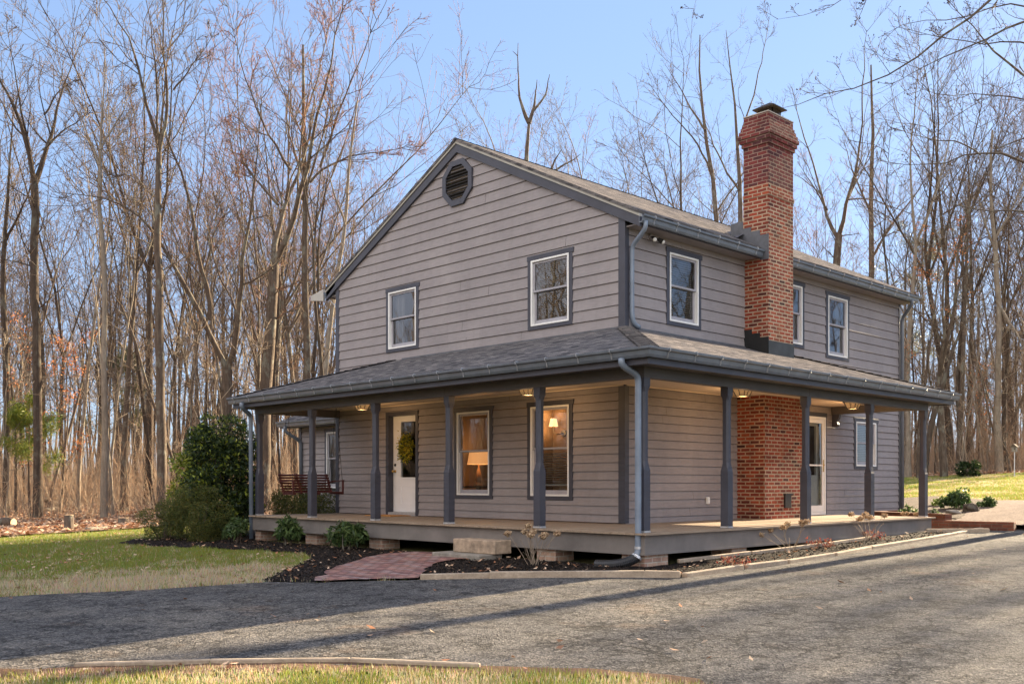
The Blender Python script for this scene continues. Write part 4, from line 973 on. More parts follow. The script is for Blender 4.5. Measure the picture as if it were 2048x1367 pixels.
# ============================================================ TREES
rt=np.random.default_rng(21)
def nrm(a): return a/(np.linalg.norm(a,axis=-1,keepdims=True)+1e-12)
def walk(P0,D0,Ln,S,wander,up,rng):
    """random-walk paths: P0[n,3], D0[n,3], lengths[n] -> [n,S+1,3]"""
    n=len(P0);P=np.empty((n,S+1,3));P[:,0]=P0;d=nrm(D0)
    for i in range(S):
        d=nrm(d+rng.normal(0,wander,(n,3))+np.array([0,0,up])); P[:,i+1]=P[:,i]+d*(Ln/S)[:,None]
    return P
def spawn(P,Rr,nc,tmin,tmax,ang,rng,lenf,radf,S,wander,up,minr=.003,taper=.35,flat=0):
    """children of the paths P [n,S1,3] with radii Rr[n,S1]"""
    n,S1,_=P.shape; m=n*nc
    par=np.repeat(np.arange(n),nc); t=rng.uniform(tmin,tmax,m); t=np.where(rng.random(m)<.25,rng.uniform(max(tmin,.75),tmax,m),t)
    f=t*(S1-1); i=np.minimum(f.astype(int),S1-2); w=(f-i)[:,None]
    p=P[par,i]*(1-w)+P[par,i+1]*w; r=Rr[par,i]*(1-w[:,0])+Rr[par,i+1]*w[:,0]
    T=nrm(P[par,i+1]-P[par,i]); q=nrm(np.cross(T,rng.normal(size=(m,3))))
    q[:,2]*=(1-flat); a=rng.normal(ang,.18,m)
    d=nrm(T*np.cos(a)[:,None]+q*np.sin(a)[:,None])
    plen=np.linalg.norm(np.diff(P,axis=1),axis=2).sum(1)[par]
    Ln=plen*lenf*(1.15-.75*t)*rng.uniform(.6,1.3,m)
    C=walk(p,d,Ln,S,wander,up,rng)
    r0=np.maximum(r*radf,minr); RC=np.maximum(r0[:,None]*np.linspace(1,taper,S+1)[None],minr*.7)
    return C,RC
def tubes(P,Rr,k):
    n,S1,_=P.shape
    T=nrm(np.gradient(P,axis=1)); ref=np.where(np.abs(T[:,:1,2:3])<.9,np.array([0,0,1.]),np.array([1.,0,0]))
    U=nrm(np.cross(T,np.broadcast_to(ref,T.shape))); V=np.cross(T,U)
    a=np.arange(k)*2*math.pi/k
    ring=P[:,:,None]+Rr[:,:,None,None]*(np.cos(a)[:,None]*U[:,:,None]+np.sin(a)[:,None]*V[:,:,None])
    VV=ring.reshape(-1,3); b=(np.arange(n)*S1*k)[:,None,None]+(np.arange(S1-1)*k)[None,:,None]; j=np.arange(k)[None,None]; j2=(j+1)%k
    F=np.stack([b+j,b+j2,b+k+j2,b+k+j],-1).reshape(-1,4)
    return VV,F
class Acc:
    def __init__(s): s.V=[];s.F=[];s.I=[];s.n=0
    def add(s,P,Rr,k,mi=0):
        V,F=tubes(P,Rr,k); s.V.append(V);s.F.append(F+s.n);s.I.append(np.full(len(F),mi));s.n+=len(V)
    def addq(s,V,F,mi): s.V.append(V);s.F.append(F+s.n);s.I.append(np.full(len(F),mi));s.n+=len(V)
    def build(s,name,mats,parent,smooth=True): return mesh_np(name,np.vstack(s.V),np.vstack(s.F),mats,parent,matidx=np.concatenate(s.I),smooth=smooth)
def bark(name,a,b,lich=(.30,.32,.26),la=.35,twig=False):
    t=NT(name); v=t.tc('Object',(1,1,.18)); f=t.noise(v,14,6,.75)
    c=t.ramp(f,[(.3,a),(.7,b)])
    if not twig:
        l=t.ramp(t.noise(t.tc('Object',(1,1,.6)),2.6,5,.7),[(.52,(0,0,0)),(.62,(1,1,1))]); mm=t.n('ShaderNodeMath',operation='MULTIPLY'); t.l(l,mm.inputs[0]); mm.inputs[1].default_value=la
        c=t.mix(mm.outputs[0],c,lich)
        return t.fin(c,.92,t.bump(f,.8,.03),spec=.15)
    return t.fin(c,.85,spec=.2)
M['bark']=bark('grey_bark',(.05,.036,.027),(.15,.115,.088))
M['barkd']=bark('dark_bark',(.035,.026,.02),(.10,.075,.057),la=.2)
M['barkl']=bark('pale_bark',(.13,.105,.08),(.30,.25,.195),(.36,.35,.29),.3)
M['twig']=bark('twig_bark',(.07,.048,.032),(.20,.145,.10),twig=True)
M['twigl']=bark('pale_twig_bark',(.20,.15,.105),(.38,.30,.22),twig=True)
M['twigr']=bark('reddish_twig_bark',(.15,.072,.04),(.30,.155,.085),twig=True)
M['bud']=simple('dark_buds',(.06,.04,.03),.8,.2,9)
M['budr']=simple('red_maple_buds',(.42,.12,.05),.7,.25,9)
def budset(P,frac,size,rng):
    """little tetra-like buds (as quads) at the ends of twigs"""
    E=P[:,-1]; k=rng.random(len(E))<frac; c=E[k];n=len(c)
    ax=nrm(rng.normal(size=(n,3)))*size; bx=nrm(np.cross(ax,rng.normal(size=(n,3))))*size*.7; cx=nrm(np.cross(ax,bx))*size*.7
    V=np.stack([c-ax,c+bx,c+ax,c-bx,c-ax,c+cx,c+ax,c-cx],1).reshape(-1,3); F=np.arange(8*n).reshape(-1,4)
    return V,F
def crown_from(limbs,limbR,acc,rng,nb=9,nt=8,nf=4,red=False,up=.10,budf=.25,tw=1,len1=.48,minr=.0085,kb=4,first=.22):
    B,RB=spawn(limbs,limbR,nb,first,1.0,.72,rng,len1,.5,5,.16,up,minr*1.6)
    acc.add(B,RB,kb,0)
    Tw,RT_=spawn(B,RB,nt,.15,1.0,.68,rng,.50,.55,3,.17,up*.8,minr); acc.add(Tw,RT_,3,tw)
    last=Tw
    if nf:
        Fi,RF_=spawn(Tw,RT_,nf,.2,1.0,.62,rng,.5,.6,2,.14,up*.6,minr*.75); acc.add(Fi,RF_,3,tw); last=Fi
    if budf:
        V,F=budset(last,budf,.022 if red else .018,rng); acc.addq(V,F,2)
def tree_mesh(seed,H,r0,fork,nl,spread,lean=.02,wander=.02,red=False,low=6,fine=4,nb=9,nt=8,bk='bark',tw='twig',budf=.3,up=.10):
    """one tree at the local origin -> (trunk mesh obj data, crown mesh obj data)"""
    rng=np.random.default_rng(seed)
    tr=walk(np.array([[0,0,-.25]]),np.array([[rng.normal(0,lean),rng.normal(0,lean),1]]),np.array([H*fork+.25]),12,wander,.02,rng)
    RTk=(r0*(1-.42*np.linspace(0,1,13))*(1+.55*np.exp(-np.linspace(0,1,13)*22)))[None]
    a=Acc(); a.add(tr,RTk,9,0)
    # leading stems from the fork
    top=tr[0,-1]; m=nl; az=rng.uniform(0,2*math.pi)+np.arange(m)*2*math.pi/m+rng.normal(0,.3,m); sp_=rng.uniform(.5,1.2,m)*spread
    D=np.stack([np.cos(az)*np.sin(sp_),np.sin(az)*np.sin(sp_),np.cos(sp_)],1); Ln=H*(1-fork)*rng.uniform(.7,1.05,m); Ln[0]=H*(1-fork); D[0]=nrm(np.array([D[0,0]*.4,D[0,1]*.4,1.]))
    Lm=walk(np.repeat(top[None],m,0),D,Ln,9,.07,.055,rng); RL=RTk[0,-1]*np.linspace(.78,.10,10)[None]*rng.uniform(.62,1.0,(m,1)); RL[0]=RTk[0,-1]*np.linspace(.9,.1,10)
    a.add(Lm,RL,7,0)
    c=Acc()
    crown_from(Lm,RL,c,rng,nb,nt,fine,red,up,budf)
    if low:
        Lo,RLo=spawn(tr,RTk,low,.45,.97,1.05,rng,.34,.22,6,.13,.05,.012); c.add(Lo,RLo,4,0)
        Tw,RT_=spawn(Lo,RLo,9,.2,1,.7,rng,.42,.5,3,.16,.05,.006); c.add(Tw,RT_,3,1)
        if fine: Fi,RF_=spawn(Tw,RT_,3,.2,1,.6,rng,.5,.6,2,.14,.03,.0045); c.add(Fi,RF_,3,1)
    mats=[M[bk],M['twigr' if red else tw],M['budr' if red else 'bud']]
    return a,c,mats
def place_tree(name,acc,crown,mats,loc,rz,sc,label,cat='tree',group=None):
    e=empty(name,loc,label,cat,group,rz); e.scale=(sc,sc,sc)
    t=mesh_np('trunk',np.vstack(acc.V),np.vstack(acc.F),mats,None,matidx=np.concatenate(acc.I),smooth=True); t.parent=e
    c=mesh_np('crown',np.vstack(crown.V),np.vstack(crown.F),mats,None,matidx=np.concatenate(crown.I)); c.parent=e
    return e
def dup(root,loc,rz,sc,label=None,group=None):
    r=root.copy(); COL.objects.link(r); r.location=loc; r.rotation_euler=(rt.normal(0,.035),rt.normal(0,.035),rz); r.scale=(sc,sc,sc)
    if label: r['label']=label
    if group: r['group']=group
    for ch in list(root.children):
        c=ch.copy(); COL.objects.link(c); c.parent=r
    return r
# ---- traced individual trees: trunk and limbs follow the photo in their own depth plane, limbs swing out of it
def traced(name,t,lines,label,seed,red=False,nb=7,nt=7,nf=3,bk='bark',budf=.3,cat='tree',swing=.45,crown=True,len1=.34,first=.18,base=True,tw='twig',minr=.0085,group=None):
    rng=np.random.default_rng(seed); u0,v0=lines[0][0][:2]
    p0=at(u0,v0,t)
    if base: p0[2]=gz(p0[0],p0[1])
    e=empty(name,tuple(p0),label,cat,group)
    a=Acc();limbs=[];rad=[]
    for li,ln in enumerate(lines):
        P=np.array([at(u,v,t) for u,v,_ in ln]); r=np.array([w for *_,w in ln])*t/CF/2
        if li==0 and base: P[0]=p0-np.array([0,0,.2])
        # dense resample
        s=np.concatenate([[0],np.cumsum(np.linalg.norm(np.diff(P,axis=0),axis=1))]); q=np.linspace(0,s[-1],13)
        Q=np.stack([np.interp(q,s,P[:,k]) for k in range(3)],1); rr=np.interp(q,s,r)
        if li: rr=rr*np.linspace(1,.38,13)
        elif not crown or len(lines[0])>7: rr=rr*np.concatenate([np.ones(7),np.linspace(1,.5,6)])
        for _ in range(2): Q[1:-1]=(Q[:-2]+2*Q[1:-1]+Q[2:])/4
        if li:
            sw=rng.choice([-1,1])*rng.uniform(.5,1)*swing; Q=Q+FW*((q/s[-1])**1.2*sw*s[-1])[:,None]
            limbs.append(Q[None]);rad.append(rr[None])
        wv=np.cumsum(rng.normal(0,1,(13,3)),0); wv-=wv[0]+(wv[-1]-wv[0])*np.linspace(0,1,13)[:,None]; Q+=wv*(.0065 if li else .0025)*s[-1]
        a.add(Q[None],rr[None],9 if li==0 else 7,0)
        if li==0: trunkP,trunkR=Q[None],rr[None]
    mats=[M[bk],M['twigr' if red else tw],M['budr' if red else 'bud']]
    a.build('trunk',mats,e)
    if crown:
        c=Acc(); Lm=np.concatenate(limbs) if limbs else trunkP; RL=np.concatenate(rad) if limbs else trunkR
        crown_from(Lm,RL,c,rng,nb,nt,nf,red,.09,budf,1,len1,minr,4,first)
        Lo,RLo=spawn(trunkP,trunkR,7,.5,1,1.0,rng,.22,.2,6,.13,.04,.011); c.add(Lo,RLo,4,0)
        Tw,RT_=spawn(Lo,RLo,8,.2,1,.7,rng,.42,.5,3,.16,.05,.006); c.add(Tw,RT_,3,1)
        Fi,RF_=spawn(Tw,RT_,3,.2,1,.6,rng,.5,.6,2,.14,.03,.0045); c.add(Fi,RF_,3,1)
        c.build('crown',mats,e)
    return e
traced('bare_tree',34,[[(76,1032,21),(73,960,17),(74,900,17),(72,750,17),(68,600,16),(68,480,16),(69,370,15)],
  [(69,370,11),(63,273,9),(44,205,7),(20,147,5),(0,96,4),(-20,60,3)],[(69,370,12),(84,290,9),(89,188,7),(99,130,5),(112,68,4),(122,20,2)],[(66,330,6),(62,240,5),(58,170,4),(62,100,2)],[(86,300,5),(120,250,4),(165,205,3)],[(88,230,4),(120,192,3),(165,175,2)]],
  'tall dark trunked bare tree forking high up near the left edge',1,bk='barkd',nb=8)
traced('bare_tree',32.5,[[(325,1046,25),(322,960,19),(320,850,18),(318,700,17),(317,600,16),(318,460,13),(318,305,11)],
  [(318,305,8),(308,230,7),(290,140,6),(285,90,4),(245,40,3),(205,0,2)],[(318,305,9),(335,255,8),(346,190,6),(352,120,5),(356,30,4),(360,-60,3)],[(319,300,6),(322,230,5),(326,150,5),(325,60,3),(320,-20,2)],[(316,480,5),(270,350,4),(225,320,3),(170,320,2)],[(347,180,4),(390,140,3),(440,80,2)]],
  'tall grey lichen spotted forked tree standing foremost at the edge of the left lawn',2,nb=8)
traced('bare_tree',37,[[(528,1020,30),(530,767,24),(542,640,21),(548,530,20)],
  [(548,530,14),(585,484,12),(598,410,11),(636,342,9),(670,239,7),(697,170,5),(720,90,4),(735,10,2)],[(548,530,14),(545,460,12),(557,410,10),(581,342,9),(598,273,8),(601,205,6),(595,120,4),(567,20,3)],[(581,340,6),(545,290,5),(520,240,4),(498,160,3),(490,60,2)],[(620,365,6),(650,330,5),(700,300,4),(760,285,3),(820,262,2)],[(640,335,6),(690,210,4),(750,130,3),(800,40,2)],[(600,250,5),(625,160,4),(640,60,3),(650,-40,2)],[(557,410,6),(500,350,5),(470,300,4),(455,220,2)]],
  'big spreading red budded tree behind the porch corner with a knotted fork',3,red=True,nb=11,nt=9,budf=.75)
traced('bare_tree',36,[[(448,1000,26),(452,800,22),(455,738,19)],
  [(455,740,12),(440,690,12),(420,640,11),(402,590,11),(380,540,9),(345,480,8),(310,440,6),(250,430,4),(190,435,3)],[(420,640,10),(414,600,11),(412,540,10),(408,470,9),(406,444,9),(393,359,8),(362,300,6),(356,265,5),(375,250,4)],[(455,740,13),(470,660,12),(485,600,11),(500,530,10),(515,470,8),(535,400,6),(560,330,4),(575,270,3)]],
  'crooked bare tree with two leaning stems rising behind the large evergreen shrub',4,nb=7)
traced('bare_tree',39,[[(612,1000,18),(608,760,15),(605,600,13),(604,460,12),(602,330,9),(600,200,7),(606,90,4)],[(603,400,6),(640,330,5),(665,250,4),(690,150,3)],[(602,340,6),(575,270,5),(560,180,4),(556,90,2)]],
  'straight slim bare tree between the forked red budded tree and the house gable',5,nb=8)
traced('bare_tree',33.5,[[(208,1033,15),(205,800,12),(203,640,11),(198,500,9),(196,380,8),(198,300,7),(203,200,5),(210,90,3)],[(198,330,5),(175,260,4),(150,190,3)],[(200,300,5),(225,230,4),(240,150,2)]],
  'slender pale barked tree between the two big trunks at the left lawn edge',6,bk='barkl',nb=8)
traced('bare_tree',36,[[(14,1025,14),(12,900,13),(10,760,13),(8,600,11),(12,480,9),(20,390,7),(30,300,5),(28,180,3)],[(10,620,6),(-10,520,5),(-30,400,3)],[(12,480,6),(60,420,5),(110,350,3)]],
  'dark trunked bare tree nearest the left edge of the photo',7,bk='barkd',nb=8)
traced('bare_tree',36,[[(648,1000,15),(640,760,12),(652,640,9),(662,590,8),(690,450,7),(700,330,5),(715,200,3)],[(655,620,5),(690,540,4),(720,470,3)],[(690,450,5),(668,380,4),(660,300,2)]],
  'pale leaning tree beside the far eave of the gable',8,bk='barkl')
traced('dead_tree',48,[[(1048,1000,26),(1050,420,15),(1052,312,14),(1058,246,11)],[(1058,246,9),(1048,225,8),(1038,195,6),(1036,150,5),(1033,110,4),(1036,80,3)],[(1058,246,9),(1068,215,7),(1070,180,5),(1074,163,3)],[(1066,222,6),(1082,205,5),(1093,188,5),(1099,152,3)],[(1035,112,2),(1028,104,2),(1024,101,1)]],
  'dead snag with three broken tops rising above the roof ridge',9,crown=False,swing=.12)
traced('dead_tree',50,[[(1110,1000,20),(1095,420,12),(1100,345,9)],[(1100,345,6),(1109,320,5),(1124,299,3)],[(1100,350,6),(1125,330,5),(1143,322,4),(1162,306,3)],[(1143,322,3),(1143,300,2)]],
  'short broken dead stub just right of the tall snag above the roof',10,crown=False,swing=.1)
traced('bare_tree',62,[[(1668,1000,24),(1672,620,17),(1675,526,15),(1678,470,14)],[(1678,480,9),(1668,447,8),(1654,414,6),(1640,330,5),(1622,230,4),(1604,140,2)],[(1678,470,10),(1687,435,8),(1690,400,7),(1700,300,5),(1692,200,4),(1682,130,2)],[(1690,410,5),(1720,350,4),(1750,250,3),(1770,150,2)],[(1655,420,4),(1625,380,3),(1590,340,2)]],
  'grey lichened bare tree with a V fork just right of the brick chimney',11,nb=8)
traced('bare_tree',66,[[(1735,1000,18),(1738,640,12),(1739,550,11),(1739,400,9),(1746,250,6),(1742,130,3)],[(1739,520,6),(1775,460,5),(1810,400,4),(1860,330,3)],[(1739,420,5),(1715,350,4),(1700,270,2)]],
  'upright bare tree above the far roof slope with a limb leaning right',12,nb=9)
traced('bare_tree',60,[[(1484,1000,17),(1481,560,12),(1480,440,10),(1478,380,9),(1473,300,8),(1466,200,6),(1460,110,4),(1452,60,2)],[(1473,300,5),(1495,220,4),(1510,150,3),(1520,70,2)],[(1478,380,5),(1440,310,4),(1420,220,3),(1412,130,2)]],
  'tall bare tree rising directly left of the chimney',13,nb=8)
traced('bare_tree',68,[[(1450,1000,17),(1440,560,11),(1436,430,9),(1428,350,8),(1405,240,6),(1395,150,4),(1400,70,2)],[(1430,360,5),(1380,280,4),(1330,240,3),(1290,190,2)],[(1410,260,5),(1375,190,4),(1340,120,2)],[(1436,420,4),(1490,340,3),(1530,260,2)]],
  'wide crowned bare tree above the middle of the roof left of the chimney',14,nb=9)
traced('bare_tree',47,[[(1999,948,18),(1997,752,11),(1997,571,10),(1990,480,8),(1982,380,6),(1985,260,4)],[(1994,600,7),(2022,680,5),(2040,752,4),(2060,800,3)],[(1990,480,5),(2020,400,4),(2045,300,2)],[(1990,500,5),(1955,440,4),(1930,370,2)]],
  'thick trunked tree near the right edge beyond the lawn with a limb bending down',15,bk='barkl',nb=8)
traced('bare_tree',45,[[(1888,953,17),(1884,880,14),(1881,797,12),(1879,745,12)],[(1879,750,9),(1872,661,7),(1866,600,6),(1858,500,5),(1850,400,3)],[(1879,750,8),(1883,690,8),(1884,616,7),(1885,480,5),(1890,360,3)]],
  'twin stemmed tree beyond the right lawn seen just past the last porch post',16,bk='bark',nb=9)
traced('bare_tree',48,[[(1924,925,10),(1920,752,8),(1926,640,7),(1931,593,6),(1925,520,5),(1920,430,3)],[(1926,640,5),(1950,560,4),(1968,480,2)]],
  'slim dark tree between the twin stemmed tree and the thick trunk beyond the right lawn',17,bk='barkd')
traced('bare_tree',44,[[(1848,930,13),(1856,880,11),(1870,811,11),(1890,760,8),(1905,700,6),(1930,640,4)],[(1870,811,5),(1850,740,4),(1845,660,3)]],
  'trunk leaning right close behind the last porch post',18,bk='barkd')
# ---- overhanging limbs of a tree standing outside the frame on the right
def sh(l): return [(u-0 if u<2080 else 2080+(u-2080)*.26,v,w*.85) for u,v,w in l]
traced('overhanging_tree',23,[[(2205,1030,36),(2200,700,30),(2195,250,26),(2180,-20,21),(2150,-260,16)]]+[sh(q) for q in [
 [(2450,20,15),(2200,-60,12),(2060,-62,9),(1977,0,8),(1907,52,7),(1852,91,7),(1779,146,6),(1721,176,5),(1655,201,4.5),(1585,218,3.5),(1553,236,2.5),(1520,240,1.5)],
 [(2470,120,15),(2250,-20,12),(2090,15,9),(2048,40,8),(1990,64,7),(1922,91,6),(1852,143,4.5),(1816,166,3.5),(1779,190,2.5),(1735,201,1.5)],
 [(2460,120,13),(2200,190,10),(2048,139,8),(2006,102,7),(1962,48,5),(1922,0,4),(1890,-50,3)],
 [(2500,420,15),(2240,365,11),(2048,324,8),(1962,311,6),(1907,325,5),(1845,338,4),(1790,346,3),(1717,322,2)],
 [(1962,311,4),(1925,285,4),(1880,282,3),(1845,272,3),(1790,249,2)],
 [(2500,500,13),(2230,440,9),(2048,430,7),(1985,434,5),(1918,433,4),(1870,400,3),(1830,360,2)],
 [(2150,-260,12),(1900,-180,8),(1740,-40,5),(1684,0,3.5),(1644,16,3),(1607,48,2.5),(1563,64,2),(1536,70,1.2)],
 [(1740,-40,3.5),(1732,0,2.5),(1721,33,2),(1706,49,1.2)],[(1700,-140,4),(1440,-60,3),(1392,0,2),(1378,52,1.2)],
 [(2480,300,13),(2200,260,8),(2048,271,6),(1990,296,4),(1962,311,4)],[(2490,350,11),(2180,180,7),(2048,200,5),(1980,170,4),(1900,190,3),(1850,160,2)],[(2480,220,11),(2180,60,7),(2040,-20,5),(1900,40,4),(1830,20,3),(1770,60,2)],
 [(2480,200,11),(2180,120,7),(2040,60,5),(1960,90,4),(1880,60,3),(1790,40,2)],[(2480,520,10),(2180,560,6),(2060,480,4),(1990,400,3),(1940,380,2)]]],
 'bare limbs of a tree outside the frame reaching in at the top right corner',19,nb=9,nt=5,nf=3,len1=.17,swing=.10,first=.30,minr=.0045,base=True,budf=.5)
# ---- prototype trees and their copies
protos=[]
specs=[(101,21,.15,.50,3,.50,False,'bark'),(102,23,.19,.46,4,.58,False,'barkd'),(103,19,.11,.52,3,.42,False,'bark'),(104,22,.15,.38,5,.62,True,'bark'),(105,24,.16,.55,3,.46,False,'barkl'),(106,17,.085,.45,3,.42,True,'bark'),(107,20,.12,.33,4,.55,False,'barkd'),(108,18,.075,.5,3,.4,False,'barkl')]
for sd,H,r,fk,nl,spd,red,bk in specs:
    protos.append((tree_mesh(sd,H,r,fk,nl,spd,red=red,bk=bk,low=7,fine=2,nb=10,nt=8,budf=.35 if not red else .8),red))
saps=[tree_mesh(201,10,.05,.55,2,.3,lean=.08,wander=.05,low=9,fine=0,nb=6,nt=6,bk='barkl',tw='twigl',budf=0),tree_mesh(202,12,.06,.6,2,.3,lean=.10,wander=.05,low=10,fine=0,nb=6,nt=6,bk='bark',budf=0),tree_mesh(203,7,.035,.4,3,.5,lean=.12,wander=.06,low=8,fine=2,nb=6,nt=6,bk='barkl',tw='twigl',budf=0),tree_mesh(204,14,.075,.6,2,.35,lean=.05,wander=.04,low=9,fine=0,nb=7,nt=7,bk='barkd',budf=0)]
GL={'left':('bare trees in the woods left of the house','bare forest tree in the woods left of the house'),
    'behind':('bare trees in the woods behind the house','bare forest tree in the woods behind the house roof'),
    'right':('bare trees in the woods right of the house','bare forest tree in the woods beyond the right lawn')}
GS={'left':('saplings in the woods left of the house','thin bare sapling among the trunks left of the house'),
    'behind':('saplings in the woods behind the house','thin bare sapling in the woods behind the house roof'),
    'right':('saplings in the woods right of the house','thin bare sapling at the wood edge beyond the right lawn')}
def zone(u): return 'left' if u<690 else('behind' if u<1760 else 'right')
first={}
def put(kind,i,spec,u,t,rng,sc):
    a=(u-CPX)/CF; x=CAM[0]+t*(FW[0]+RT[0]*a); y=CAM[1]+t*(FW[1]+RT[1]*a)
    if not inpoly(FOR,np.array([x]),np.array([y]))[0]: return False
    if -33<x<-12.5 and 6<y<90 and u>640: return False   # open strip behind the house
    z=float(gz(x,y)); G=(GL if kind=='tree' else GS)[zone(u)]; nm='bare_tree' if kind=='tree' else 'sapling'
    key=(kind,i)
    if key not in first: first[key]=place_tree(nm,*spec,(x,y,z),rng.uniform(0,6.28),sc,G[1],'tree' if kind=='tree' else 'sapling',G[0])
    else: dup(first[key],(x,y,z),rng.uniform(0,6.28),sc,G[1],G[0])
    return True
rp=np.random.default_rng(77); occ=[]
def scatter(kind,n,urange,trange,specs_,scr,sep):
    k=0;tries=0
    while k<n and tries<n*60:
        tries+=1; u=rp.uniform(*urange); t=rp.uniform(trange[0]**.5,trange[1]**.5)**2; ua=(u-CPX)/CF*t
        if any((ua-o[0])**2+(t-o[1])**2<sep*sep for o in occ): continue
        i=int(rp.integers(len(specs_)))
        if put(kind,i,specs_[i],u,t,rp,rp.uniform(*scr)): occ.append((ua,t)); k+=1
PT=[p[0] for p in protos]
scatter('tree',36,(-90,690),(37,78),PT,(.78,1.1),1.6)
scatter('tree',26,(640,1300),(78,115),PT,(1.15,1.6),2.5)
scatter('tree',20,(1300,1780),(70,110),PT,(1.1,1.5),2.5)
for k in range(17):
    q=(rp.uniform(3,17),rp.uniform(46,66)); i=int(rp.integers(len(PT))); dup(first[('tree',i)] if ('tree',i) in first else list(first.values())[0],(q[0],q[1],float(gz(*q))),rp.uniform(0,6),rp.uniform(.8,1.05),*GL['right'][::-1])
scatter('tree',26,(1780,2130),(46,85),PT,(.75,1.05),1.6)
scatter('sapling',54,(-90,690),(33,60),saps,(.7,1.2),.5)
scatter('sapling',44,(1770,2130),(43,70),saps,(.7,1.2),.5)
# ---- far woods and brush: nobody could count them
def far_woods(name,n,urange,trange,seed,hgt):
    rng=np.random.default_rng(seed); u=rng.uniform(*urange,n*2); t=rng.uniform(*trange,n*2); a=(u-CPX)/CF; x=CAM[0]+t*(FW[0]+RT[0]*a); y=CAM[1]+t*(FW[1]+RT[1]*a)
    k=inpoly(FOR,x,y)&~((x>-33)&(x<-16.5)&(y>6)&(y<90)); x,y=x[k][:n],y[k][:n]; m=len(x); P0=np.stack([x,y,gz(x,y)-.2],1); H=rng.uniform(*hgt,m)
    tr=walk(P0,np.stack([rng.normal(0,.05,m),rng.normal(0,.05,m),np.ones(m)],1),H,8,.04,.02,rng); r0=rng.uniform(.05,.17,m)
    RR=r0[:,None]*np.linspace(1,.12,9)[None]; A=Acc(); A.add(tr,RR,5,0)
    B,RB=spawn(tr,RR,14,.42,1,.75,rng,.30,.4,4,.14,.10,.016); A.add(B,RB,3,1)
    T,RT_=spawn(B,RB,7,.2,1,.65,rng,.45,.6,2,.15,.08,.010); A.add(T,RT_,3,1)
    T2,RT2=spawn(T,RT_,2,.3,1,.6,rng,.5,.7,2,.15,.05,.008); A.add(T2,RT2,3,1)
    o=A.build(name,[M['bark'],M['twig']],None); tag(o,kind='stuff'); return o
far_woods('distant_woods',200,(-130,690),(66,125),5,(13,22))
far_woods('distant_woods',50,(600,1900),(85,125),6,(14,20))
far_woods('distant_woods',150,(1750,2180),(66,120),8,(11,19))
def behind_woods():
    rng=np.random.default_rng(8); m=260; x=rng.uniform(-62,25,m); y=rng.uniform(-62,-26,m)-np.maximum(0,x+25)*.15; x[200:]=rng.uniform(19,60,60); y[200:]=rng.uniform(32,75,60); P0=np.stack([x,y,gz(x,y)-.2],1); H=rng.uniform(14,22,m)
    tr=walk(P0,np.stack([rng.normal(0,.05,m),rng.normal(0,.05,m),np.ones(m)],1),H,8,.03,.02,rng); RR=rng.uniform(.1,.24,m)[:,None]*np.linspace(1,.12,9)[None]; A=Acc(); A.add(tr,RR,6,0)
    B,RB=spawn(tr,RR,16,.35,1,.75,rng,.32,.4,4,.14,.10,.02); A.add(B,RB,3,1); T,RT_=spawn(B,RB,8,.2,1,.65,rng,.45,.6,2,.15,.08,.010); A.add(T,RT_,3,1)
    m=5200; x=rng.uniform(-75,22,m); y=rng.uniform(-58,-27,m)-np.maximum(0,x+25)*.15; P0=np.stack([x,y,gz(x,y)-.05],1)
    st=walk(P0,np.stack([rng.normal(0,.2,m),rng.normal(0,.2,m),np.ones(m)],1),rng.uniform(2,9,m),4,.10,.02,rng); RS_=rng.uniform(.012,.045,m)[:,None]*np.linspace(1,.35,5)[None]; A.add(st,RS_,3,0); B,RB=spawn(st,RS_,5,.2,1,.7,rng,.45,.7,2,.2,.05,.012); A.add(B,RB,3,1)
    tag(A.build('woods_across_the_driveway',[M['bark'],M['twig']],None),kind='stuff')
behind_woods()
def brush(name,n,urange,trange,seed,hr):
    rng=np.random.default_rng(seed); u=rng.uniform(*urange,n); t=np.sqrt(rng.uniform(trange[0]**2,trange[1]**2,n)); a=(u-CPX)/CF; x=CAM[0]+t*(FW[0]+RT[0]*a); y=CAM[1]+t*(FW[1]+RT[1]*a)
    k=inpoly(FOR,x,y)&(rng.random(n)<np.clip(.45+.9*fbm(x,y,.35,seed),.08,1)); x,y=x[k],y[k]; m=len(x); P0=np.stack([x,y,gz(x,y)-.05],1); H=rng.uniform(*hr,m)*rng.uniform(.3,1,m)
    st=walk(P0,np.stack([rng.normal(0,.35,m),rng.normal(0,.35,m),np.ones(m)],1),H,4,.16,.02,rng); RR=rng.uniform(.004,.011,m)[:,None]*np.linspace(1,.4,5)[None]; A=Acc(); mi=0; A.add(st,RR,3,mi)
    B,RB=spawn(st,RR,4,.2,1,.7,rng,.45,.7,2,.2,.05,.004); A.add(B,RB,3,1)
    o=A.build(name,[M['twigl'],M['twigbr']],None); tag(o,kind='stuff'); return o
M['twigbr']=bark('tan_twigs',(.22,.13,.075),(.42,.27,.165),twig=True)
brush('undergrowth',15000,(-130,720),(31,75),3,(.5,2.4))
brush('undergrowth',9000,(-130,720),(36,85),13,(2.0,6.0))
brush('undergrowth',9000,(1740,2180),(42,80),4,(.8,3.4))
brush('undergrowth',4500,(1700,2180),(46,90),14,(2.5,7))
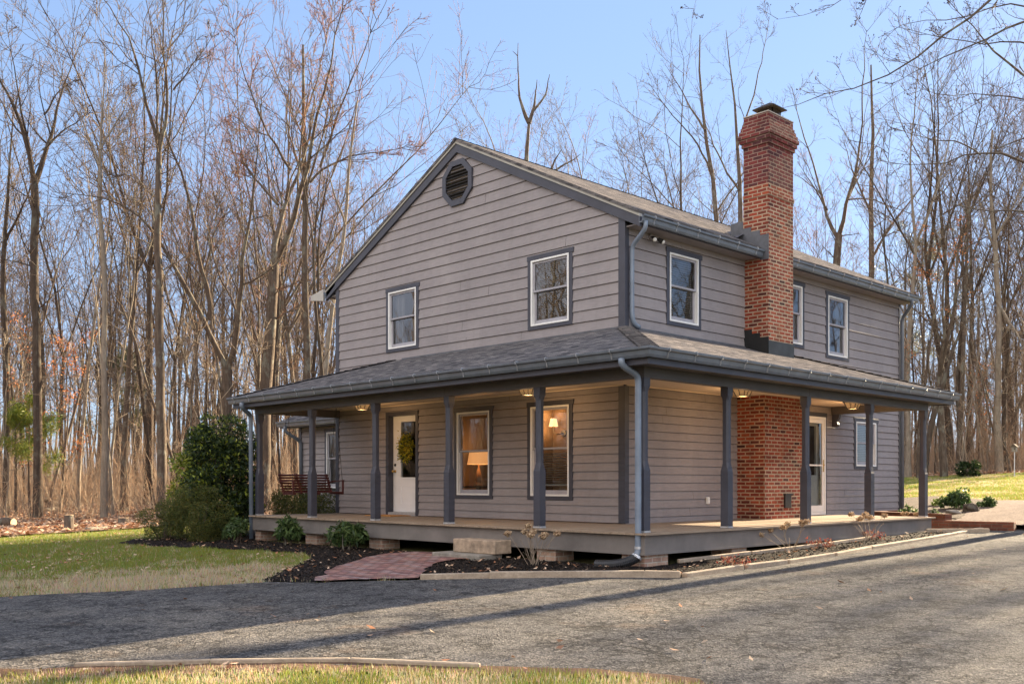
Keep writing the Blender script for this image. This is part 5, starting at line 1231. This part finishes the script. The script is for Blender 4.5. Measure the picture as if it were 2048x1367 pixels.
# ---- trees that keep dead orange leaves / pine foliage
def leafquads(P,n,size,rng,spreadr=.05,asp=.55):
    E=P.reshape(-1,3); c=E[rng.integers(0,len(E),n)]+rng.normal(0,spreadr,(n,3)); ax=nrm(rng.normal(size=(n,3)))*(size*rng.uniform(.6,1.3,(n,1))); bx=nrm(np.cross(ax,rng.normal(size=(n,3))))*np.linalg.norm(ax,axis=1,keepdims=True)*asp
    return np.stack([c-ax,c+bx,c+ax,c-bx],1).reshape(-1,3),np.arange(4*n).reshape(-1,4)
def leafy_tree(name,u,v,t,H,r,label,cols,n,size,seed,cat='tree',cl=.12,low=.2,nl=3,spread=.5,horiz=False):
    rng=np.random.default_rng(seed); p=at(u,v,t); z=float(gz(p[0],p[1])); e=empty(name,(p[0],p[1],z),label,cat)
    tr=walk(np.array([[p[0],p[1],z-.1]]),np.array([[rng.normal(0,.05),rng.normal(0,.05),1.]]),np.array([H]),10,.03,.02,rng); RR=(r*np.linspace(1,.15,11))[None]
    a=Acc(); a.add(tr,RR,7,0); a.build('trunk',[M['bark']],e)
    c=Acc(); B,RB=spawn(tr,RR,14,low,1,1.2 if horiz else .85,rng,.30,.35,5,.10,.03,.008); c.add(B,RB,4,0); T,RT_=spawn(B,RB,7,.25,1,.7,rng,.42,.5,3,.15,.03,.005); c.add(T,RT_,3,0)
    br=c.build('branches',[M['twig']],e)
    V,F=leafquads(T,n,size,rng,cl,.10 if name=='pine_tree' else .55); C=np.array(cols)[rng.integers(0,len(cols),n)]*rng.uniform(.7,1.3,(n,1))
    mesh_np('foliage',V,F,M['litter'] if 'orange' in label or 'brown' in label else M['leafcol'],e,col=np.repeat(C,4,axis=0)); return e
OR=[(.42,.15,.05),(.52,.20,.07),(.33,.11,.045),(.48,.24,.10)]
leafy_tree('beech_sapling',32,960,37,7.5,.06,'young tree holding orange brown leaves left of the second big trunk',OR,900,.045,31)
leafy_tree('beech_sapling',120,980,40,7,.06,'sapling holding orange brown leaves right of the second big trunk',OR,900,.05,32)
leafy_tree('beech_sapling',1836,930,45,11,.10,'orange brown leaved tree peeking out behind the far roof corner',OR,700,.05,33)
leafy_tree('beech_sapling',1955,940,50,5,.05,'small sapling with orange leaves low in the woods right of the porch',OR,260,.06,34,low=.4,cl=.3)
PN=[(.08,.10,.035),(.12,.13,.05),(.16,.15,.07)]
leafy_tree('pine_tree',1850,940,72,18,.16,'thin pine with olive needles above the right end of the house',PN,6000,.13,35,cl=.22,low=.45,horiz=True)
leafy_tree('pine_tree',1925,945,76,18,.16,'sparse olive pine behind the twin stemmed tree on the right',PN,6000,.13,36,cl=.22,low=.45,horiz=True)
leafy_tree('pine_tree',60,1000,35,4.2,.05,'small yellow green pine beside the second big trunk on the left',[(.10,.15,.02),(.16,.20,.03),(.24,.24,.03)],9000,.09,37,cl=.12,low=.35,horiz=True)
leafy_tree('pine_tree',250,960,70,10,.12,'olive pine far back among the left woods',PN,9000,.14,38,cl=.25,low=.35,horiz=True)
# ============================================================ SHRUBS, SMALL PLANTS, ROCKS, LOGS
def shrub(name,c,rad,n,size,label,cols,seed,cat='shrub',stems=8,clump=26,shell=.55,droop=0,long=.5,glossy='leafcol',group=None):
    """clumps of leaves on a lumpy ellipsoid, real stems inside"""
    rng=np.random.default_rng(seed); c=np.array(c,float);rad=np.array(rad,float)
    z0=float(gz(c[0],c[1])); e=empty(name,(c[0],c[1],z0),label,cat,group)
    d=nrm(rng.normal(size=(clump,3))); full=name.startswith('boxwood') or name=='evergreen_shrub'
    if not full: d[:,2]=np.abs(d[:,2])*1.2-.25
    d=nrm(d); cc_=d*rng.uniform(.45,.95,(clump,1))**(.6 if full else 1)*rad+np.array([0,0,rad[2]*(.92 if full else 1)])
    k=rng.integers(0,clump,n); q=nrm(rng.normal(size=(n,3))); pr_=rng.uniform(shell,1,(n,1))**.7*rad.mean()*rng.uniform(.22,.42,(clump,1))[k]
    p=cc_[k]+q*pr_; p[:,2]=np.maximum(p[:,2],.03); P=p+np.array([c[0],c[1],z0])
    ax=nrm(q+rng.normal(0,.7,(n,3))+np.array([0,0,-droop]))*(size*rng.uniform(.6,1.25,(n,1))); bx=nrm(np.cross(ax,rng.normal(size=(n,3))))*np.linalg.norm(ax,axis=1,keepdims=True)*long
    V=np.stack([P-ax*.5,P+bx*.5,P+ax*.7,P-bx*.5],1).reshape(-1,3); C=np.array(cols)[rng.integers(0,len(cols),n)]*rng.uniform(.65,1.3,(n,1))
    mesh_np('foliage',V,np.arange(4*n).reshape(-1,4),M[glossy],e,col=np.repeat(C,4,axis=0))
    a=Acc(); b=np.repeat(np.array([[c[0],c[1],z0-.05]]),stems,0)+rng.normal(0,.06,(stems,3))*np.array([1,1,0]); tgt=cc_[rng.integers(0,clump,stems)]
    a.add(walk(b,tgt+np.array([0,0,.3]),np.linalg.norm(tgt,axis=1)*.95,5,.1,.0,rng),np.repeat((.012+.006*rad[2])*np.linspace(1,.4,6)[None],stems,0),5)
    a.build('stems',[M['bark']],e); return e
DG=[(.022,.042,.014),(.035,.06,.018),(.05,.078,.022),(.016,.03,.012)]
FLARE_YG=[(.20,.24,.03),(.14,.19,.03),(.30,.30,.04)]  # yellow-green leaf colours hold the lens flare tint
shrub('evergreen_shrub',(-10.25,-1.95,0),(.84,.80,1.46),22000,.085,'large dark glossy evergreen shrub standing beside the far porch end',DG+FLARE_YG[:1],41,clump=60,stems=12)
shrub('evergreen_shrub',(-11.3,-2.1,0),(.62,.6,1.2),6500,.075,'flare tinted yellow green shrub in front of the woods left of the large evergreen',FLARE_YG,42,clump=26)
HG=[(.05,.075,.02),(.075,.10,.025),(.11,.12,.03),(.16,.14,.03)]
shrub('boxwood',(-9.75,-2.75,0),(.95,.70,.58),24000,.032,'rounded boxwood below the large evergreen shrub by the porch downspout',HG,43,clump=44)
shrub('boxwood',(-10.6,-3.2,0),(.60,.55,.42),11000,.032,'low boxwood mound at the lawn tip of the mulch bed',HG,44,clump=30)
shrub('boxwood_hedge',(-9.35,-.30,0),(.75,.8,.64),16000,.034,'clipped boxwood hedge seen under the porch swing',HG,45,'hedge',clump=50)
shrub('boxwood_hedge',(-10.6,.15,0),(.85,.65,.64),14000,.034,'clipped boxwood hedge seen between the first two porch posts',HG,46,'hedge',clump=44)
RG=[(.045,.085,.025),(.075,.12,.035),(.11,.155,.05),(.035,.06,.02)]
shrub('rhododendron',(-8.15,-2.75,0),(.31,.28,.25),900,.11,'young rhododendron at the foot of the left porch downspout',RG,47,clump=22,droop=.5,long=.34)
shrub('rhododendron',(-6.35,-2.62,0),(.33,.29,.26),1000,.12,'young rhododendron below the second porch post from the left',RG,48,clump=22,droop=.6,long=.34)
shrub('rhododendron',(-4.30,-2.62,0),(.37,.31,.25),1150,.12,'young rhododendron below the third porch post left of the brick walk',RG,49,clump=24,droop=.6,long=.34)
q=onz(1915,1020,-.02); shrub('rhododendron',(q[0],q[1],0),(.40,.36,.28),1000,.12,'dark green shrub in the raised bed beyond the last porch post',RG[:2]+RG[3:],50,clump=22,droop=.4,long=.36)
q=onz(1977,1020,-.02); shrub('rhododendron',(q[0],q[1],0),(.27,.25,.18),520,.09,'small round shrub by the paved path right of the raised bed',RG,51,clump=16,droop=.3,long=.36)
q=onz(1885,1012,.05); shrub('evergreen_shrub',(q[0],q[1],0),(.3,.25,.16),420,.08,'small light green shrub at the back of the raised bed',[(.12,.17,.03),(.18,.22,.05)],52,clump=14)
q=at(1938,945,44); shrub('evergreen_shrub',(q[0],q[1],0),(.65,.5,.36),1100,.13,'dark evergreen bush at the far edge of the right lawn',DG,53,clump=20)
for i,(u,v,lab) in enumerate(((1812,1022,'variegated ground plant next to the house corner downspout in the raised bed'),(1838,1024,'variegated ground plant behind the last porch post in the raised bed'),(1868,1026,'variegated ground plant at the right end of the raised bed wall'))):
    q=onz(u,v,.03)+np.array([-.1,.25,0]); shrub('ground_plant',(q[0],q[1],0),(.22,.18,.17),300,.085,lab,[(.06,.11,.03),(.10,.16,.05),(.42,.42,.30)],60+i,'plant',stems=4,clump=12,long=.6)
# dried hydrangeas
def hydrangea(x,y,h,n,label,seed,heads=None):
    rng=np.random.default_rng(seed); z=float(gz(x,y)); e=empty('hydrangea',(x,y,z),label,'plant')
    A=Acc(); m=n; D=np.stack([rng.normal(0,.42,m),rng.normal(0,.42,m),np.ones(m)],1); P=walk(np.repeat(np.array([[x,y,z]]),m,0)+rng.normal(0,.05,(m,3))*np.array([1,1,0]),D,h*rng.uniform(.55,1.15,m),6,.09,0,rng); A.add(P,np.repeat(np.linspace(.0045,.0025,7)[None],m,0),5); 
    B,RB=spawn(P,np.repeat(np.linspace(.0045,.0025,7)[None],m,0),2,.4,.95,.5,rng,.3,.7,3,.1,.05,.0025); A.add(B,RB,3)
    A.build('stem',[M['twigl']],e)
    hd=heads or max(3,n//3); k=np.argsort(-P[:,-1,2])[:hd]
    for i in k:
        c=P[i,-1]; q=140; d=nrm(rng.normal(size=(q,3))); p=c+d*np.array([.052,.052,.038])*rng.uniform(.35,1.25,(q,1)); ax=nrm(rng.normal(size=(q,3)))*.014; bx=nrm(np.cross(ax,d))*.012
        V=np.stack([p-ax,p+bx,p+ax,p-bx],1).reshape(-1,3); C=np.array([(.46,.32,.19),(.56,.42,.27),(.34,.22,.13)])[rng.integers(0,3,q)]
        mesh_np('flower_head',V,np.arange(4*q).reshape(-1,4),M['litter'],e,col=np.repeat(C,4,axis=0))
    return e
hydrangea(.62,-2.78,.55,20,'dried hydrangea with tan flower heads in front of the porch right of the stone step',71,9)
hydrangea(2.52,1.05,.50,10,'dried hydrangea with tan heads in the mulch opposite the brick chimney',72,7)
hydrangea(2.44,3.85,.55,12,'dried hydrangea with tan heads in the mulch near the stepping slab',73,7)
q=onz(1805,1058,-.30);hydrangea(q[0],q[1],.30,6,'small budding plant on the left past the porch end',74,2)
q=onz(1832,1058,-.30);hydrangea(q[0],q[1],.32,6,'small budding plant on the right past the porch end',75,2)
RD=[(.30,.05,.035),(.38,.09,.05),(.22,.05,.04),(.40,.24,.16),(.30,.18,.11)]
for i,(u,v,lab) in enumerate(((1470,1137,'red leaved groundcover plant near the porch corner pier'),(1640,1098,'red leaved groundcover under the hydrangea opposite the chimney'),(1755,1082,'red leaved groundcover at the foot of the hydrangea by the stepping slab'))):
    q=ground(u,v); shrub('groundcover_plant',(q[0]-.05,q[1]+.05,0),(.32,.26,.075),200,.04,lab,RD,80+i,'plant',stems=6,clump=16,glossy='litter')
# rocks, logs, stumps
def rock(name,c,r,label,seed,mat,cat='rock'):
    bm=bmesh.new(); bmesh.ops.create_icosphere(bm,subdivisions=3,radius=1); rn=random.Random(seed); o=[rn.uniform(0,9) for _ in range(3)]
    for v in bm.verts:
        p=v.co; k=1+.22*math.sin(p.x*2.3+o[0])*math.cos(p.y*2.9+o[1])+.12*math.sin(p.z*5+o[2]+p.x*3); v.co=Vector((p.x*r[0]*k,p.y*r[1]*k,p.z*r[2]*k))
    me=bpy.data.meshes.new(name); bm.to_mesh(me); bm.free(); me.materials.append(mat); ob=bpy.data.objects.new(name,me); COL.objects.link(ob); ob.location=(c[0],c[1],float(gz(c[0],c[1]))+r[2]*.45); tag(ob,label,cat); return ob
q=onz(1941,1026,-.06); rock('rock',q,(.20,.15,.13),'rounded grey brown rock between the two shrubs by the paved path',1,M['barkd']).location.z=.06
q=onz(1905,1034,-.1); rock('rock',q,(.16,.10,.06),'flat rock beside the brick wall end by the paved path',2,M['stone2']).location.z=.02
M['endgrain']=simple('cut_wood',(.55,.38,.22),.9,.2,14)
def log(p,q,r,label,mat='barkl'):
    p=np.array(p,float);q=np.array(q,float); e=empty('log',tuple(p),label,'log'); mb=MB(); mb.tube([p,p+(q-p)*.33+np.array([0,0,.02]),p+(q-p)*.66,q],[r,r*.95,r*.97,r*.9],12); mb.build('bark',M[mat],e,smooth=True)
    mb=MB(); d=(q-p)/np.linalg.norm(q-p); mb.tube([p-d*.006,p],[r*.9,r*.9],12); mb.tube([q,q+d*.006],[r*.82,r*.82],12); mb.build('cut_end',M['endgrain'],e); return e
def gl(u,v,dz=0): q=ground(u,v); return np.array([q[0],q[1],float(gz(q[0],q[1]))+dz])
a=gl(84,1023,.55);b=gl(124,1018,.15); log(a,b,.11,'pale fallen log propped against the second big trunk on the left')
a=gl(90,1026,.12);b=gl(122,1021,.12); log(a,b,.10,'pale fallen log lying under the propped log on the left')
a=gl(5,1054,.14);b=gl(27,1054,.14); log(a,b,.15,'short cut log at the far left edge of the leaf litter','bark')
a=gl(286,1052,.07);b=gl(315,1052,.06); log(a,b,.06,'thin log on the leaf litter beside the lichen spotted tree')
a=gl(168,1064,.06);b=gl(215,1059,.05); log(a,b,.06,'long thin log along the back edge of the left lawn')
a=gl(298,1020,.08);b=gl(318,1000,.6); log(a,b,.08,'pale log leaning behind the lichen spotted tree')
def stump(u,v,r,h,label):
    p=gl(u,v,-.05); e=empty('stump',tuple(p),label,'stump'); mb=MB(); mb.tube([p,p+UP*.1,p+UP*h],[r*1.25,r,r*.93],12); mb.build('bark',M['bark'],e,smooth=True); mb=MB(); mb.tube([p+UP*h,p+UP*(h+.01)],[r*.9,r*.9],12); mb.build('cut_end',M['endgrain'],e)
stump(138,1061,.13,.48,'tall cut stump at the back edge of the left lawn'); stump(247,1049,.16,.26,'short pale stump between the peeling tree and the lichen spotted tree')
# bird feeder pole at the right edge
p=at(2029,947,42); z=float(gz(p[0],p[1])); e=empty('birdhouse',(p[0],p[1],z),'small grey birdhouse on a thin pole at the far right edge of the lawn','birdhouse')
mb=MB(); mb.tube([(p[0],p[1],z),(p[0],p[1],z+1.1)],.022,8); mb.build('pole',M['strap'],e)
mb=MB(); mb.box((p[0]-.09,p[1]-.09,z+1.08),(p[0]+.09,p[1]+.09,z+1.30)); mb.build('box',M['stone2'],e)
mb=MB(); mb.prism([(p[0]-.14,p[1]-.13,z+1.28),(p[0]+.14,p[1]-.13,z+1.28),(p[0],p[1]-.13,z+1.42)],(0,.26,0)); mb.build('roof',M['bark'],e,recalc=True)
mb=MB(); d=nrm(CAM[:2]-p[:2]); mb.sphere((p[0]+d[0]*.10,p[1]+d[1]*.10,z+1.2),.03,8); mb.build('entrance_hole',M['black'],e)
SKYS,SUNE,EXPO=.088,5.0,2.55
SKYT=(.66,.82,1.13,1); FILL_CLOUD=(4.0,3.9,4.0,1)
# ============================================================ LIGHT, SKY, CAMERA
SUN_AZ,SUN_EL=0.0,18.0
wd=bpy.data.worlds.new('World'); scn.world=wd; wd.use_nodes=True
nt=wd.node_tree; bg=nt.nodes['Background']; sky=nt.nodes.new('ShaderNodeTexSky'); sky.sky_type='NISHITA'; sky.sun_disc=False
sky.sun_elevation=R(SUN_EL); sky.sun_rotation=R(SUN_AZ); sky.air_density=1.0; sky.dust_density=.2; sky.ozone_density=1.6
gm=nt.nodes.new('ShaderNodeGamma'); gm.inputs[1].default_value=.42; mu=nt.nodes.new('ShaderNodeMix'); mu.data_type='RGBA'; mu.blend_type='MULTIPLY'; mu.inputs[0].default_value=1; mu.inputs[7].default_value=SKYT
nt.links.new(sky.outputs[0],gm.inputs[0]); nt.links.new(gm.outputs[0],mu.inputs[6])
# cloud added in the sky opposite the sun, brightened to fill shaded walls
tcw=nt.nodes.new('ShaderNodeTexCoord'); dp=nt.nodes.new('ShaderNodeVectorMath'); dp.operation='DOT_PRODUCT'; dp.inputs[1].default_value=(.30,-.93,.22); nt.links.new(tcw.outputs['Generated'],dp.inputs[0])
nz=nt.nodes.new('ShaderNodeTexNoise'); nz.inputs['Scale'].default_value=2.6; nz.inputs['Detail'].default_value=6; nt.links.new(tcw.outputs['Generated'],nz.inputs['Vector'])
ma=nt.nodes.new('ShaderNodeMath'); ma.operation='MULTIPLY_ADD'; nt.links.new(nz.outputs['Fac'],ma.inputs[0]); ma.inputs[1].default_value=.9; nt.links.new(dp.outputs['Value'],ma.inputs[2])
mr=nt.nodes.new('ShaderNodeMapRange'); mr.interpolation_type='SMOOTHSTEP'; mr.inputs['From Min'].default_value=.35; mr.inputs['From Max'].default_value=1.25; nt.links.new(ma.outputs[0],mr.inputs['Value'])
mc=nt.nodes.new('ShaderNodeMix'); mc.data_type='RGBA'; nt.links.new(mr.outputs[0],mc.inputs[0]); nt.links.new(mu.outputs[2],mc.inputs[6]); mc.inputs[7].default_value=FILL_CLOUD
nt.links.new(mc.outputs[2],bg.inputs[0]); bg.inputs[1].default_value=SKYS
su=bpy.data.lights.new('sun','SUN'); su.energy=SUNE; su.angle=R(.5); su.color=(1,.80,.54)
so=bpy.data.objects.new('sun',su); COL.objects.link(so)
d=Vector((math.sin(R(SUN_AZ))*math.cos(R(SUN_EL)),math.cos(R(SUN_AZ))*math.cos(R(SUN_EL)),math.sin(R(SUN_EL))))
so.rotation_euler=d.to_track_quat('Z','Y').to_euler(); so.location=(20,60,40)
cam=bpy.data.cameras.new('camera'); co=bpy.data.objects.new('camera',cam); COL.objects.link(co); scn.camera=co
co.location=CAM; co.rotation_euler=(R(90),0,CYAW)
cam.sensor_width=36; cam.lens=CF*36/2048; cam.shift_x=(1024-CPX)/2048; cam.shift_y=(CHY-683.5)/2048; cam.clip_end=2000; cam.clip_start=.05
vs=scn.view_settings; vs.view_transform='Standard'; vs.look='None'; vs.exposure=EXPO; vs.gamma=1; vs.use_curve_mapping=False
scn.cycles.max_bounces=8; scn.cycles.transparent_max_bounces=16
scn.cycles.sample_clamp_indirect=6; scn.cycles.caustics_reflective=False; scn.cycles.caustics_refractive=False
try: scn.cycles.use_denoising=True
except Exception: pass
